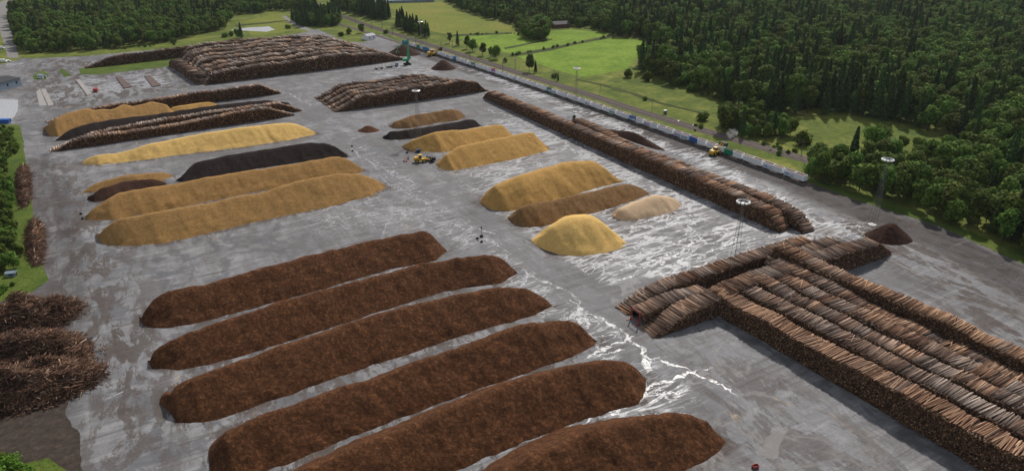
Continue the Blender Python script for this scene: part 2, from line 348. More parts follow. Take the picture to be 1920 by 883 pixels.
YARD = PX([(-80, 232), (33, 236), (41, 288), (50, 330), (60, 400), (66, 462), (84, 515), (60, 545), (0, 566), (-60, 590)]) + [np.array([-210., 100.]), np.array([-210., 40.]), np.array([330., 40.])] + \
    PX([(2300, 640), (1920, 497), (1766, 427), (1671, 397), (1592, 372), (1512, 341), (1400, 309), (1199, 238), (960, 152), (833, 105), (741, 76), (712, 66), (681, 81), (648, 79), (594, 56), (570, 62), (480, 76), (354, 88), (272, 96), (163, 106), (54, 111), (35, 108), (14, 109), (-60, 112)])
def yard_zone(X, Y):
    px, py, d = PR(np.stack([X.ravel(), Y.ravel(), np.zeros(X.size)], -1)); px = px.reshape(X.shape); py = py.reshape(X.shape)
    def soft(poly, s):
        pts = PX(poly); ins = inpoly(X, Y, pts); dd = segdist(X, Y, pts + [pts[0]]); return np.clip(np.where(ins, dd, -dd) / s * 0.5 + 0.5, 0, 1)
    wet = np.full(X.shape, 0.12)
    for poly, s, v in (([(870, 250), (980, 195), (1160, 300), (1400, 400), (1520, 440), (1400, 470), (1180, 580), (1020, 490), (900, 400), (850, 330)], 10, 0.9),
                       ([(850, 118), (960, 150), (1190, 240), (1340, 300), (1540, 410), (1500, 440), (1300, 300), (1100, 225), (930, 160)], 8, 1.25),
                       ([(480, 390), (700, 350), (860, 400), (1000, 520), (800, 440), (600, 440)], 14, 0.55),
                       ([(600, 205), (900, 360), (1060, 560), (1250, 700), (1180, 720), (950, 560), (700, 330)], 5, 0.6),
                       ([(960, 520), (1230, 600), (1330, 720), (1200, 900), (700, 990), (1180, 700)], 8, 0.6),
                       ([(1480, 400), (1620, 420), (1600, 450), (1420, 470)], 8, 1.1),
                       ([(700, 110), (850, 130), (800, 145), (690, 150)], 8, 0.8),
                       ([(0, 180), (36, 186), (33, 232), (0, 232)], 5, 1.2), ([(130, 150), (300, 135), (330, 160), (150, 180)], 8, 0.8)):
        wet = np.maximum(wet, v * soft(poly, s))
    wet = wet * (0.12 + 0.88 * np.clip(segdist(X, Y, PX([(560, 165), (640, 215), (760, 300), (905, 410), (1060, 520), (1190, 600), (1420, 780), (1600, 950)])) / 5.0 - 1.1, 0, 1))
    brown = np.full(X.shape, 0.25)
    for poly, s, v in (([(60, 300), (150, 300), (330, 620), (330, 900), (150, 900), (60, 520)], 14, 0.85), ([(1230, 620), (1500, 700), (1900, 1000), (1500, 1100), (1300, 750)], 8, 0.55),
                       ([(1500, 350), (1700, 400), (2000, 520), (2000, 800), (1700, 520), (1560, 440)], 12, 0.8), ([(40, 110), (330, 110), (380, 160), (130, 210), (40, 200)], 12, 0.8),
                       ([(1500, 440), (1620, 400), (1740, 430), (1700, 480), (1600, 480)], 6, 1.0)):
        brown = np.maximum(brown, v * soft(poly, s))
    dark = np.zeros(X.shape)  # right-edge strips paint the wood's shade; the train strip is oily wet ground
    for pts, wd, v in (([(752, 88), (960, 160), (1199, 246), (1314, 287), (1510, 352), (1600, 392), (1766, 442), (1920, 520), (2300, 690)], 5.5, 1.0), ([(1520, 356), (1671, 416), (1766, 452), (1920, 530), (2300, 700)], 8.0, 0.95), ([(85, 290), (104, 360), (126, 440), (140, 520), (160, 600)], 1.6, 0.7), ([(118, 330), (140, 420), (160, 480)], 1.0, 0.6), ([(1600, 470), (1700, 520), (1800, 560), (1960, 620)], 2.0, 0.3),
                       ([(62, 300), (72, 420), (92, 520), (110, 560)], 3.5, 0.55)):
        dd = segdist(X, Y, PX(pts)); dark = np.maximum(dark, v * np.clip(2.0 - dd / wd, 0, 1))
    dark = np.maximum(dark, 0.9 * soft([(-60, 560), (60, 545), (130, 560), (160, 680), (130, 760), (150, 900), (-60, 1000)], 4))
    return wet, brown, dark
s_ = 2.0
xs = np.arange(-470, 332, s_)
# the yard: one sheet cut from a fine grid by its outline
ys = np.concatenate([np.arange(60, 560, 2.0), np.arange(560, 900, 3.0)])
X, Y = np.meshgrid(xs, ys, indexing='ij')
ins = inpoly(X, Y, YARD)
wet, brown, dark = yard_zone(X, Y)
def masked_grid(name, X, Y, Z, ins):
    n, m = X.shape; idx = np.arange(n * m).reshape(n, m)
    ok = ins[:-1, :-1] | ins[1:, :-1] | ins[1:, 1:] | ins[:-1, 1:]
    q = np.stack([idx[:-1, :-1], idx[1:, :-1], idx[1:, 1:], idx[:-1, 1:]], -1)[ok]
    used = np.unique(q); remap = np.full(n * m, -1); remap[used] = np.arange(len(used))
    V = np.stack([X, Y, Z], -1).reshape(-1, 3)[used]
    q = remap[q]; return fast_mesh(name, V, q.ravel(), np.arange(len(q)) * 4, np.full(len(q), 4)), used
me, used = masked_grid('asphalt_yard', X, Y, np.zeros(X.shape), ins)
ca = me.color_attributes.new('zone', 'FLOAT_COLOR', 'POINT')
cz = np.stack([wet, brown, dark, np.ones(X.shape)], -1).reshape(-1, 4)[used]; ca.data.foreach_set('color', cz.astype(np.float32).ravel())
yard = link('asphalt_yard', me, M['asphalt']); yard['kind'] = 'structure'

NSH = [0]
def sheet(name, px, mat, z, amp=0.8, step=5.0):
    NSH[0] += 1; return poly_sheet(name, refine(PX(px), step, amp), mat, z + 0.0007 * NSH[0])
sheet('meadow', [(719, 8), (776, 0), (839, 7), (860, 22), (909, 38), (960, 48), (962, 64), (900, 66), (845, 66), (806, 58), (752, 26)], M['meadow'], -0.06, 1.5, 12)
sheet('mown_field', [(968, 106), (1000, 117), (1045, 132), (1096, 145), (1177, 130), (1192, 108), (1226, 90), (1205, 77), (1156, 71), (1096, 79), (1041, 94)], M['lime'], -0.06, 0.8)
sheet('mown_field', [(850, 68), (900, 66), (960, 63), (1000, 62), (1063, 56), (1101, 58), (1147, 64), (1041, 88), (960, 101), (915, 92), (888, 82)], M['lime'], -0.06, 0.8)
sheet('mown_field', [(455, 40), (520, 26), (540, 35), (560, 50), (530, 62), (470, 66)], M['meadow'], -0.06, 0.8)
sheet('mown_field', [(175, 8), (180, -6), (270, -6), (272, 6), (225, 15)], M['lime'], -0.06, 0.8)
M['ditch'] = grass_mat('ditch_grass', (0.03, 0.045, 0.012), (0.05, 0.065, 0.018), (0.09, 0.09, 0.03), 0.05, 0.3, 0.9)
for dp in ([(955, 103), (1000, 96), (1050, 86), (1100, 76), (1150, 66), (1152, 70), (1100, 80), (1050, 91), (1000, 101), (958, 107)], [(945, 90), (1000, 79), (1035, 73), (1036, 75), (1000, 82), (947, 93)],
           [(1080, 148), (1130, 158), (1180, 172), (1240, 192), (1330, 214), (1330, 217), (1240, 196), (1180, 176), (1130, 161), (1080, 150)], [(850, 65), (900, 63), (960, 61), (960, 64), (900, 67), (850, 69)], [(440, 47), (500, 42), (540, 38), (540, 40), (500, 45), (442, 50)]):
    sheet('ditch', dp, M['ditch'], -0.03, 0.5, 4)
sheet('grass_strip', [(147, 129), (152, 140), (190, 140), (315, 125), (337, 111), (300, 108), (212, 120)], M['verge'], 0.02, 0.6)
sheet('grass_patch', [(110, 131), (120, 130), (134, 142), (120, 145)], M['verge'], 0.02, 0.3)
sheet('grass_patch', [(62, 141), (80, 132), (92, 140), (86, 150), (64, 150)], M['verge'], 0.02, 0.3)
sheet('verge', [(1512, 340), (1592, 371), (1671, 396), (1766, 426), (1920, 496), (2300, 640), (2300, 600), (1920, 478), (1766, 412), (1592, 358), (1515, 330)], M['verge'], 0.02, 0.5)
sheet('verge', [(-60, 231), (30, 234), (38, 236), (46, 288), (52, 330), (62, 400), (70, 470), (92, 525), (62, 546), (0, 567), (-60, 590)], M['verge'], 0.03, 0.4)
sheet('soil', [(-60, 730), (60, 765), (125, 740), (122, 775), (135, 800), (150, 812), (150, 850), (168, 900), (170, 1000), (-60, 1000)], M['dirt'], 0.015, 0.5, 2)
sheet('verge', [(0, 1000), (40, 870), (90, 858), (130, 885), (160, 1000)], M['verge'], 0.03, 0.3)
sheet('verge', [(741, 80), (712, 66), (690, 76), (706, 84), (735, 84)], M['verge'], 0.02, 0.3) if False else None
sheet('verge', [(716, 62), (743, 77), (752, 79), (722, 62)], M['verge'], 0.02, 0.2)
sheet('gravel_road', [(35, 109), (22, 60), (12, 28), (16, 16), (34, 2), (60, -6), (30, -6), (0, 4), (-6, 14), (-6, 30), (0, 60), (8, 85), (14, 109)], M['gravel'], -0.06, 0.3)
sheet('gravel_path', [(594, 58), (570, 50), (545, 38), (536, 30), (528, 30), (540, 42), (566, 56), (585, 60)], M['gravel'], -0.06, 0.3)
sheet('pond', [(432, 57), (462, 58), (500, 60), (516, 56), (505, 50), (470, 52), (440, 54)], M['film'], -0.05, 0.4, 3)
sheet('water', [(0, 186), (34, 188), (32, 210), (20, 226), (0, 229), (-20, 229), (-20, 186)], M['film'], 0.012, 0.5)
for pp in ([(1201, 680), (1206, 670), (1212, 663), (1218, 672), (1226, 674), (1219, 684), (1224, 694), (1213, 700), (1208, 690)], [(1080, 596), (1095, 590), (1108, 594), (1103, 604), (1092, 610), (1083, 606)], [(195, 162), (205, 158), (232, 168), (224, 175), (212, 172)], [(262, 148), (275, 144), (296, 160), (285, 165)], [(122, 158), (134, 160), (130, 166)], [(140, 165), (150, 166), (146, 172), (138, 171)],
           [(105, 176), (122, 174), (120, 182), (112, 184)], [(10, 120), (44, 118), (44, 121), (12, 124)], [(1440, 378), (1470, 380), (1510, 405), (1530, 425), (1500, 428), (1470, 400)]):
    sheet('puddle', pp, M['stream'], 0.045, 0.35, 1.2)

# ---------------------------------------------------------------- rain water running along the aisle and off the heaps
def ribbon(pts, wd, z=0.008):
    """one irregular stream of water along a line on the ground"""
    W = [G(*q)[:2] for q in pts]; P = [W[0]]
    for a, b in zip(W[:-1], W[1:]):
        k = max(1, int(np.hypot(*(b - a)) / 0.9))
        for q in range(1, k + 1): P.append(a + (b - a) * q / k)
    P = np.array(P); n = len(P)
    def sm(n, k): 
        x = rng.normal(size=n + 2 * k); x = np.convolve(x, np.ones(k) / k, 'same')[k:k + n]; return x / (x.std() + 1e-6)
    T = np.gradient(P, axis=0); T /= np.linalg.norm(T, axis=1)[:, None] + 1e-9; N = np.stack([-T[:, 1], T[:, 0]], 1)
    if n > 6: P = P + N * (sm(n, 7) * min(0.9, wd * 0.6) + sm(n, 3) * 0.15 * wd)[:, None]
    env = np.clip(np.minimum(np.arange(n), np.arange(n)[::-1]) / 3.0, 0.05, 1)
    wl = wd * env * np.clip(0.5 + 0.32 * sm(n, 3) + 0.15 * rng.normal(size=n), 0.06, 2); wr = wd * env * np.clip(0.5 + 0.32 * sm(n, 3) + 0.15 * rng.normal(size=n), 0.06, 2)
    A = P + N * wl[:, None]; B = P - N * wr[:, None]
    return np.concatenate([np.column_stack([A, np.full(n, z)]), np.column_stack([B, np.full(n, z)])]), n
STREAMS = [
    ([(530, 170), (560, 186), (585, 198)], 0.8), ([(655, 278), (672, 292), (700, 308), (712, 320)], 0.9), ([(700, 300), (730, 322), (745, 335)], 0.7), ([(715, 335), (740, 352), (770, 366)], 0.5), ([(765, 360), (790, 375), (815, 395), (838, 412)], 0.5),
    ([(715, 292), (735, 298), (745, 310)], 0.35), ([(752, 334), (768, 338), (778, 346)], 0.35), ([(856, 400), (872, 408), (888, 418)], 0.35), ([(845, 415), (868, 428), (890, 438)], 0.7), ([(905, 445), (920, 450), (935, 462), (950, 475)], 0.8),
    ([(975, 503), (1000, 517), (1025, 528), (1045, 540), (1062, 543)], 1.0), ([(1062, 543), (1075, 552), (1087, 560)], 0.45), ([(1065, 560), (1075, 567), (1088, 570)], 1.0), ([(1000, 515), (1012, 524), (1022, 532)], 0.4),
    ([(1072, 560), (1090, 585), (1130, 600), (1165, 615), (1180, 635), (1200, 660), (1212, 680), (1240, 670)], 1.2),
    ([(1050, 600), (1075, 588), (1090, 582)], 1.2), ([(1085, 600), (1100, 612), (1095, 620)], 1.6),
    ([(1100, 668), (1130, 652), (1165, 640), (1195, 630)], 0.9), ([(1090, 680), (1118, 668), (1150, 660), (1180, 655)], 0.6),
    ([(1235, 672), (1262, 682), (1275, 694)], 0.9), ([(1100, 575), (1092, 580), (1085, 590), (1100, 600)], 0.8),
    ([(1205, 735), (1235, 722), (1262, 712), (1300, 700), (1340, 690)], 0.9), ([(1120, 782), (1160, 770), (1205, 745), (1206, 735)], 0.6),
    ([(1240, 672), (1290, 695), (1330, 712), (1370, 730), (1385, 745)], 0.8), ([(1090, 790), (1160, 762), (1220, 740), (1280, 735)], 0.5),
    ([(960, 545), (975, 535), (990, 515)], 0.9), ([(975, 540), (985, 525), (1000, 512)], 0.6),
    ([(1130, 492), (1180, 480), (1230, 466), (1285, 448), (1310, 440), (1325, 455)], 0.8), ([(1160, 505), (1200, 495), (1250, 480), (1290, 465), (1300, 445)], 1.2),
    ([(1140, 530), (1180, 520), (1210, 505), (1240, 490), (1285, 470)], 1.0), ([(1178, 562), (1200, 550), (1230, 540), (1260, 525)], 0.7), ([(1230, 530), (1270, 520), (1300, 500), (1330, 490)], 0.9),
    ([(1265, 492), (1310, 475), (1350, 465), (1400, 445)], 0.8), ([(1200, 440), (1250, 425), (1300, 412), (1350, 405)], 0.8), ([(1160, 430), (1200, 418), (1260, 400)], 0.6),
    ([(885, 345), (910, 338), (935, 325), (960, 312), (985, 300)], 0.6), ([(890, 358), (900, 345), (915, 335), (930, 340)], 0.7), ([(905, 370), (935, 350), (975, 335), (1010, 318)], 0.7),
    ([(965, 345), (985, 335), (1010, 325), (1045, 318), (1080, 300)], 0.6), ([(962, 308), (1000, 300), (1030, 296)], 0.9), ([(1005, 300), (1020, 318), (1035, 320)], 0.7), ([(1080, 262), (1092, 285), (1110, 290)], 0.7),
    ([(700, 370), (740, 390), (760, 400), (730, 415), (715, 440)], 0.5), ([(640, 430), (690, 412), (740, 402), (790, 400)], 0.5), ([(560, 430), (620, 410), (690, 395), (740, 385)], 0.35),
    ([(820, 432), (850, 420), (880, 425), (930, 440)], 0.6), ([(840, 452), (870, 450), (900, 440)], 0.8), ([(720, 405), (760, 398), (820, 402), (845, 395)], 0.4),
    ([(875, 440), (915, 448), (950, 460)], 0.6), ([(958, 515), (940, 520), (900, 530)], 0.7), ([(640, 545), (680, 525), (720, 512), (760, 500)], 0.7), ([(120, 225), (160, 230), (180, 232)], 0.4),
    ([(190, 750), (220, 740), (260, 720)], 0.4), ([(830, 650), (900, 640), (950, 622)], 0.3), ([(760, 850), (830, 810), (900, 770), (980, 745)], 0.5), ([(700, 885), (760, 850), (800, 825)], 0.6), ([(1180, 745), (1202, 735), (1208, 715)], 1.0),
    ([(180, 170), (240, 170), (270, 165), (330, 168), (420, 158)], 0.8), ([(620, 140), (680, 138), (760, 130), (800, 128)], 0.8), ([(773, 109), (800, 120), (830, 128)], 1.2),
    ([(905, 205), (950, 215), (985, 225)], 1.6), ([(965, 225), (1010, 245), (1050, 262), (1080, 290)], 1.4), ([(1080, 262), (1110, 285), (1120, 295)], 1.0),
    ([(1170, 330), (1190, 327)], 0.6), ([(1210, 350), (1235, 358)], 1.2), ([(1200, 400), (1230, 395), (1260, 385)], 0.6), ([(730, 225), (800, 212), (860, 205)], 1.0)]
V = []; fl = []; off = 0
for pts, wd in STREAMS:
    vv, n = ribbon(pts, wd, 0.006 + 0.0004 * len(V))
    V.append(vv)
    for i in range(n - 1): fl.append((off + i, off + n + i, off + n + i + 1, off + i + 1))
    off += 2 * n
V = np.concatenate(V); fl = np.array(fl)
V[:, 2] += rng.uniform(0, 0.0001)
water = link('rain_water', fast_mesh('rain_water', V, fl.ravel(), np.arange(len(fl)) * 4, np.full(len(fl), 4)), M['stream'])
tag(water, 'pale rain water running in thin branching streams over the asphalt', 'water', kind='stuff')

# ---------------------------------------------------------------- heaps
def smooth(a, k):
    if k < 2: return a
    p = np.pad(a, k, mode='edge'); return np.convolve(p, np.ones(k) / k, 'same')[k:-k]
def vnoise(X, Y, scale, octaves=4, seed=0):
    """cheap value noise on world coordinates"""
    out = np.zeros(X.shape); amp = 1.0; tot = 0
    for o in range(octaves):
        r = np.random.default_rng(seed * 31 + o + 5); T = r.random((64, 64)); x = X / scale * 2 ** o + 17.3 * o; y = Y / scale * 2 ** o + 9.1 * o
        xi = np.floor(x).astype(int); yi = np.floor(y).astype(int); fx = x - xi; fy = y - yi; fx = fx * fx * (3 - 2 * fx); fy = fy * fy * (3 - 2 * fy)
        a = T[xi % 64, yi % 64]; b = T[(xi + 1) % 64, yi % 64]; c = T[xi % 64, (yi + 1) % 64]; d = T[(xi + 1) % 64, (yi + 1) % 64]
        out += amp * ((a * (1 - fx) + b * fx) * (1 - fy) + (c * (1 - fx) + d * fx) * fy); tot += amp; amp *= 0.5
    return out / tot - 0.5
HEAP_N = [0]; FOOT = []
def windrow(label, cat, basepx, silpx, mat, k=0.72, axis=PILE, nrm=PILE_N, step=0.8, lump=0.65, top=0.12, group=None, nv=None, name='wood_heap', ridge=0.8):
    HEAP_N[0] += 1; sid = HEAP_N[0]
    Bw = np.array([G(*q) for q in basepx]); s = Bw @ axis; q = Bw @ nrm
    i0, i1 = int(np.argmin(s)), int(np.argmax(s)); s = s[i0:i1 + 1]; q = q[i0:i1 + 1]; o = np.argsort(s, kind='stable'); s = s[o]; q = q[o]
    sx = np.array([p[0] for p in silpx], float); sy = np.array([p[1] for p in silpx], float)
    n = max(24, int((s[-1] - s[0]) / step)); S = np.linspace(s[0], s[-1], n); Q = np.interp(S, s, q); Wd = np.zeros(n)
    ws = np.linspace(0, 26, 261)
    for i in range(n):
        P = axis * S[i] + nrm * (Q[i] + ws)[:, None]; P[:, 2] = k * ws
        px, py, d = PR(P); tgt = np.interp(px, sx, sy); hit = np.where(py - tgt <= 0)[0]
        hit = hit[hit >= 0]; Wd[i] = ws[hit[0]] if len(hit) else ws[-1]
    Wd = smooth(Wd, 5); e = np.minimum(np.arange(n), np.arange(n)[::-1]) * (s[-1] - s[0]) / n
    Wd = np.minimum(Wd, np.sqrt(e * (Wd.max() + 0.5) * 2.8) + 0.05)
    nv = nv or max(10, int(2.2 * Wd.max() / step)); v = np.linspace(-1, 1, nv)
    Sg, Vg = np.meshgrid(S, v, indexing='ij'); Wg = Wd[:, None]; Qg = Q[:, None]
    prof = 1 - (np.sqrt(Vg ** 2 + top ** 2) - top) / (math.sqrt(1 + top ** 2) - top)
    off = Qg + Wg * (1 + Vg)
    PX_ = axis[0] * Sg + nrm[0] * off; PY_ = axis[1] * Sg + nrm[1] * off
    jag = vnoise(PX_, PY_, 3.5, 4, sid) * 1.6 * np.abs(Vg)
    off = off + jag * np.sign(Vg); PX_ = axis[0] * Sg + nrm[0] * off; PY_ = axis[1] * Sg + nrm[1] * off
    Hg = k * np.minimum(Wd, e * 1.9 + 0.12)[:, None]
    Z = Hg * prof + (vnoise(PX_, PY_, 5.0, 5, sid + 50) * 2.2 * lump + vnoise(PX_, PY_, 1.5, 3, sid + 90) * lump) * np.clip(prof * 4, 0, 1) * np.clip(Wg / 3, 0.2, 1)
    Z = Z + ridge * 4 * prof * np.clip(1 - prof, 0, 1) * vnoise(Sg + 0.25 * off, Sg * 0 + np.sign(Vg) * 3, 2.6, 4, sid + 7) * np.clip(Wg / 4, 0.1, 1)
    Z = Z + 2.2 * np.clip(prof - .35, 0, 1) * vnoise(Sg, Sg * 0, 12, 3, sid + 27) * np.clip(Wg / 5, 0, 1)
    Z = np.maximum(Z, 0.0) - 0.03 * (np.abs(Vg) > 0.999)
    FOOT.append([(PX_[i, 0], PY_[i, 0]) for i in range(0, n, 4)] + [(PX_[i, -1], PY_[i, -1]) for i in range(n - 1, -1, -4)])
    ob = link(name, grid_mesh(name, np.stack([PX_, PY_, Z], -1)), mat, smooth=True)
    # put the origin at the middle of the heap
    c = Vector((float(PX_.mean()), float(PY_.mean()), 0)); ob.data.transform(Matrix.Translation(-c)); ob.location = c
    tag(ob, label, cat, group); return ob
def heap(label, cat, cpx, rx, ry, h, mat, rot=0.0, seed=1, lump=0.4, name='wood_heap', group=None, kind=None):
    c = G(*cpx) if len(cpx) == 2 else np.array(cpx); n = 40
    a = np.linspace(0, 2 * math.pi, 49); r = np.linspace(0, 1, n)
    Rg, Ag = np.meshgrid(r, a, indexing='ij'); x = Rg * np.cos(Ag) * rx; y = Rg * np.sin(Ag) * ry
    x[:, -1] = x[:, 0]; y[:, -1] = y[:, 0]
    cs, sn = math.cos(rot), math.sin(rot); x, y = x * cs - y * sn, x * sn + y * cs
    edge = 1 + 0.12 * vnoise(np.cos(Ag) * 3 + 20, np.sin(Ag) * 3 + 20, 1.2, 3, seed); x *= edge; y *= edge
    t = 1 - (np.sqrt(Rg ** 2 + 0.03) - 0.173) / (math.sqrt(1.03) - 0.173)
    z = h * t + (vnoise(x + 50, y + 50, 4, 5, seed) * 2 * lump + vnoise(x + 50, y + 50, 1.2, 3, seed + 3) * lump) * np.clip(t * 3, 0, 1); z = np.maximum(z, 0) - 0.03 * (Rg > 0.999)
    ob = link(name, grid_mesh(name, np.stack([x, y, z], -1)), mat, smooth=True); ob.location = (c[0], c[1], 0)
    tag(ob, label, cat, group, kind); return ob

BG = 'long brown bark heaps in the foreground'
windrow('long brown bark heap, farthest of the six, with a cut square right end', 'bark heap', [(261, 594), (264, 608), (288, 616), (326, 614), (394, 600), (480, 577), (561, 555), (632, 534), (724, 507), (817, 489), (839, 471)],
        [(240, 600), (261, 594), (274, 576), (299, 557), (334, 543), (388, 535), (480, 508), (567, 483), (643, 464), (738, 443), (779, 435), (800, 433), (812, 445), (830, 453), (839, 466), (860, 480)], M['bark'], group=BG, name='bark_heap')
windrow('long brown bark heap between the farthest one and the widest middle one', 'bark heap', [(277, 676), (280, 691), (337, 693), (394, 684), (480, 660), (610, 618), (724, 580), (833, 547), (939, 531), (971, 513)],
        [(250, 690), (277, 676), (283, 668), (312, 644), (353, 627), (402, 608), (480, 586), (521, 568), (610, 545), (654, 534), (724, 512), (817, 492), (909, 478), (936, 482), (955, 494), (971, 511), (990, 530)], M['bark'], group=BG, name='bark_heap')
windrow('long brown bark heap, third from the far side, with a ragged left end', 'bark heap', [(299, 757), (318, 772), (331, 792), (380, 792), (435, 779), (480, 760), (550, 738), (629, 709), (724, 676), (825, 645), (874, 627), (960, 603), (1001, 592), (1036, 573)],
        [(270, 770), (299, 755), (307, 735), (340, 719), (394, 697), (480, 669), (534, 648), (670, 603), (752, 578), (860, 554), (915, 542), (960, 539), (992, 540), (1020, 557), (1036, 571), (1060, 590)], M['bark'], group=BG, name='bark_heap')
windrow('brown bark heap, fourth from the far side, left end cut by the lower edge', 'bark heap', [(388, 856), (394, 885), (440, 902), (504, 883), (575, 855), (643, 825), (733, 792), (806, 763), (888, 733), (960, 708), (1041, 681), (1112, 651), (1120, 641)],
        [(360, 870), (388, 846), (410, 820), (448, 803), (480, 789), (507, 779), (632, 733), (714, 708), (779, 681), (860, 657), (896, 643), (960, 619), (1003, 608), (1058, 601), (1077, 603), (1096, 614), (1119, 635), (1140, 655)], M['bark'], group=BG, name='bark_heap', step=0.6)
windrow('broad brown bark heap with its rounded right end beside the white puddle', 'bark heap', [(480, 960), (520, 1000), (600, 985), (720, 936), (855, 883), (960, 838), (1041, 806), (1123, 779), (1196, 757), (1210, 733), (1211.5, 712)],
        [(440, 975), (480, 945), (570, 883), (632, 858), (670, 837), (752, 806), (833, 771), (960, 719), (1069, 689), (1137, 676), (1177, 681), (1199, 696), (1211, 708), (1230, 730)], M['bark'], group=BG, name='bark_heap', step=0.6)
windrow('nearest brown bark heap, only its right end inside the lower edge', 'bark heap', [(840, 990), (900, 1010), (1010, 985), (1150, 935), (1283, 883), (1340, 853), (1359, 834), (1361, 828)],
        [(800, 1000), (840, 960), (960, 876), (1014, 849), (1069, 822), (1123, 803), (1205, 787), (1272, 780), (1310, 784), (1340, 800), (1354, 811), (1361, 825), (1380, 845)], M['bark'], group=BG, name='bark_heap', step=0.6)
windrow('big golden brown chip heap, nearest and longest on the left side', 'chip heap', [(178, 441), (190, 457), (217, 461), (250, 461), (299, 457), (361, 445), (480, 416), (616, 388), (697, 367), (725, 351)],
        [(160, 450), (178, 441), (217, 413), (299, 397), (353, 388), (480, 363), (561, 340), (632, 327), (678, 326), (705, 337), (725, 349), (745, 365)], M['chip_tan'], lump=0.2, top=0.08, name='chip_heap')
windrow('tan chip heap between the big golden brown heap and the black heap', 'chip heap', [(159, 407), (165, 413), (212, 413), (300, 397), (480, 360), (600, 340), (684, 322)],
        [(140, 415), (159, 405), (190, 380), (217, 364), (272, 353), (326, 345), (408, 331), (480, 319), (575, 303), (629, 294), (654, 301), (684, 319), (700, 330)], M['chip_tan'], lump=0.25, top=0.1, name='chip_heap')
windrow('small dark brown heap in front of a small tan heap on the left', 'bark heap', [(163, 374), (177, 380), (204, 375), (250, 362), (313, 346)],
        [(150, 380), (163, 371), (185, 356), (231, 339), (283, 335), (300, 338), (313, 344), (330, 350)], M['bark_dark'], name='bark_heap')
windrow('small tan chip heap behind the small dark heap on the left', 'chip heap', [(154, 362), (180, 360), (240, 350), (300, 339), (326, 331)],
        [(140, 366), (154, 361), (174, 346), (231, 331), (282, 323), (312, 324), (326, 330), (340, 336)], M['chip_tan'], lump=0.2, name='chip_heap')
windrow('long black heap between the tan heap and the bright yellow heap', 'bark heap', [(330, 339), (342, 342), (408, 331), (480, 317), (560, 305), (654, 294)],
        [(320, 345), (330, 339), (364, 307), (408, 295), (480, 283), (583, 267), (610, 269), (632, 278), (654, 292), (670, 300)], M['black'], lump=0.3, name='bark_heap')
windrow('long bright yellow chip heap below the left log stack', 'chip heap', [(152, 308), (185, 309.5), (272, 300), (326, 292), (480, 273), (548, 262), (594, 252)],
        [(140, 312), (152, 307), (168, 293), (244, 282), (285, 270), (353, 255), (480, 237), (529, 231), (550, 231), (572, 239), (594, 250), (610, 256)], M['chip_bright'], lump=0.2, top=0.1, name='chip_heap')
windrow('thin black heap squeezed between the lumpy tan heap and a log stack', 'bark heap', [(103, 265), (150, 262), (234, 247), (299, 235), (380, 222), (470, 208), (545, 197)],
        [(90, 270), (103, 264), (130, 244), (174, 231), (244, 220), (299, 214), (380, 202), (435, 194), (500, 188), (545, 194), (560, 200)], M['black'], lump=0.2, k=0.6, name='bark_heap')
windrow('lumpy tan chip heap with several humps on the far left', 'chip heap', [(82, 240), (92, 255), (109, 257), (160, 247), (234, 234), (299, 221), (330, 215)],
        [(70, 250), (82, 240), (103, 226), (122, 214), (163, 202), (180, 206), (190, 203), (210, 206), (231, 194), (248, 199), (272, 195), (285, 190), (300, 194), (330, 203), (345, 215)], M['chip_tan'], lump=0.3, top=0.1, name='chip_heap')
windrow('small golden chip heap at the right end of the lumpy tan heap', 'chip heap', [(318, 214), (353, 210), (408, 198)],
        [(305, 212), (321, 201), (353, 196), (394, 192), (408, 196), (420, 202)], M['chip_gold'], lump=0.15, name='chip_heap')
windrow('small brown chip heap, farthest in the right block of heaps', 'chip heap', [(728, 236), (738, 241), (770, 241), (820, 231), (860, 226), (873, 219)],
        [(720, 244), (728, 235), (740, 227), (770, 217), (815, 210), (848, 205), (862, 208), (873, 217), (885, 226)], M['chip_brown'], lump=0.3, name='chip_heap')
windrow('thin black heap with a tan tip in the right block of heaps', 'bark heap', [(717, 259), (730, 263), (770, 261), (820, 250), (870, 243), (903, 237)],
        [(710, 264), (717, 258), (732, 247), (770, 243), (830, 232), (885, 224), (897, 229), (903, 235), (915, 243)], M['black'], lump=0.25, name='bark_heap')
windrow('golden chip heap directly below the thin black one on the right', 'chip heap', [(753, 276), (775, 284), (830, 286), (880, 278), (965, 256)],
        [(745, 282), (753, 275), (775, 262), (820, 247), (880, 243), (930, 234), (945, 236), (958, 247), (965, 254), (980, 262)], M['chip_gold'], lump=0.3, name='chip_heap')
windrow('smooth golden chip heap beside the parked yellow loader', 'chip heap', [(816, 306), (828, 318), (850, 320), (900, 312), (960, 300), (1033, 281)],
        [(805, 315), (816, 305), (835, 290), (860, 276), (920, 262), (975, 251), (1000, 249), (1015, 258), (1033, 279), (1045, 290)], M['chip_gold'], lump=0.2, top=0.1, name='chip_heap')
windrow('large golden chip heap in the middle right with two humps', 'chip heap', [(898, 380), (915, 392), (950, 397), (1000, 390), (1060, 371), (1120, 352), (1168, 341)],
        [(885, 392), (898, 378), (925, 350), (960, 335), (1010, 318), (1060, 305), (1115, 301), (1130, 312), (1150, 330), (1168, 340), (1185, 350)], M['chip_gold'], lump=0.4, top=0.3, name='chip_heap', k=0.8)
windrow('brown chip heap in front of the large golden heap', 'chip heap', [(950, 410), (965, 422), (985, 427), (1020, 425), (1080, 408), (1140, 392), (1190, 376), (1218, 364)],
        [(940, 416), (950, 409), (965, 398), (985, 386), (1040, 377), (1080, 366), (1140, 352), (1182, 344), (1200, 350), (1218, 362), (1235, 375)], M['chip_brown'], lump=0.3, name='chip_heap')
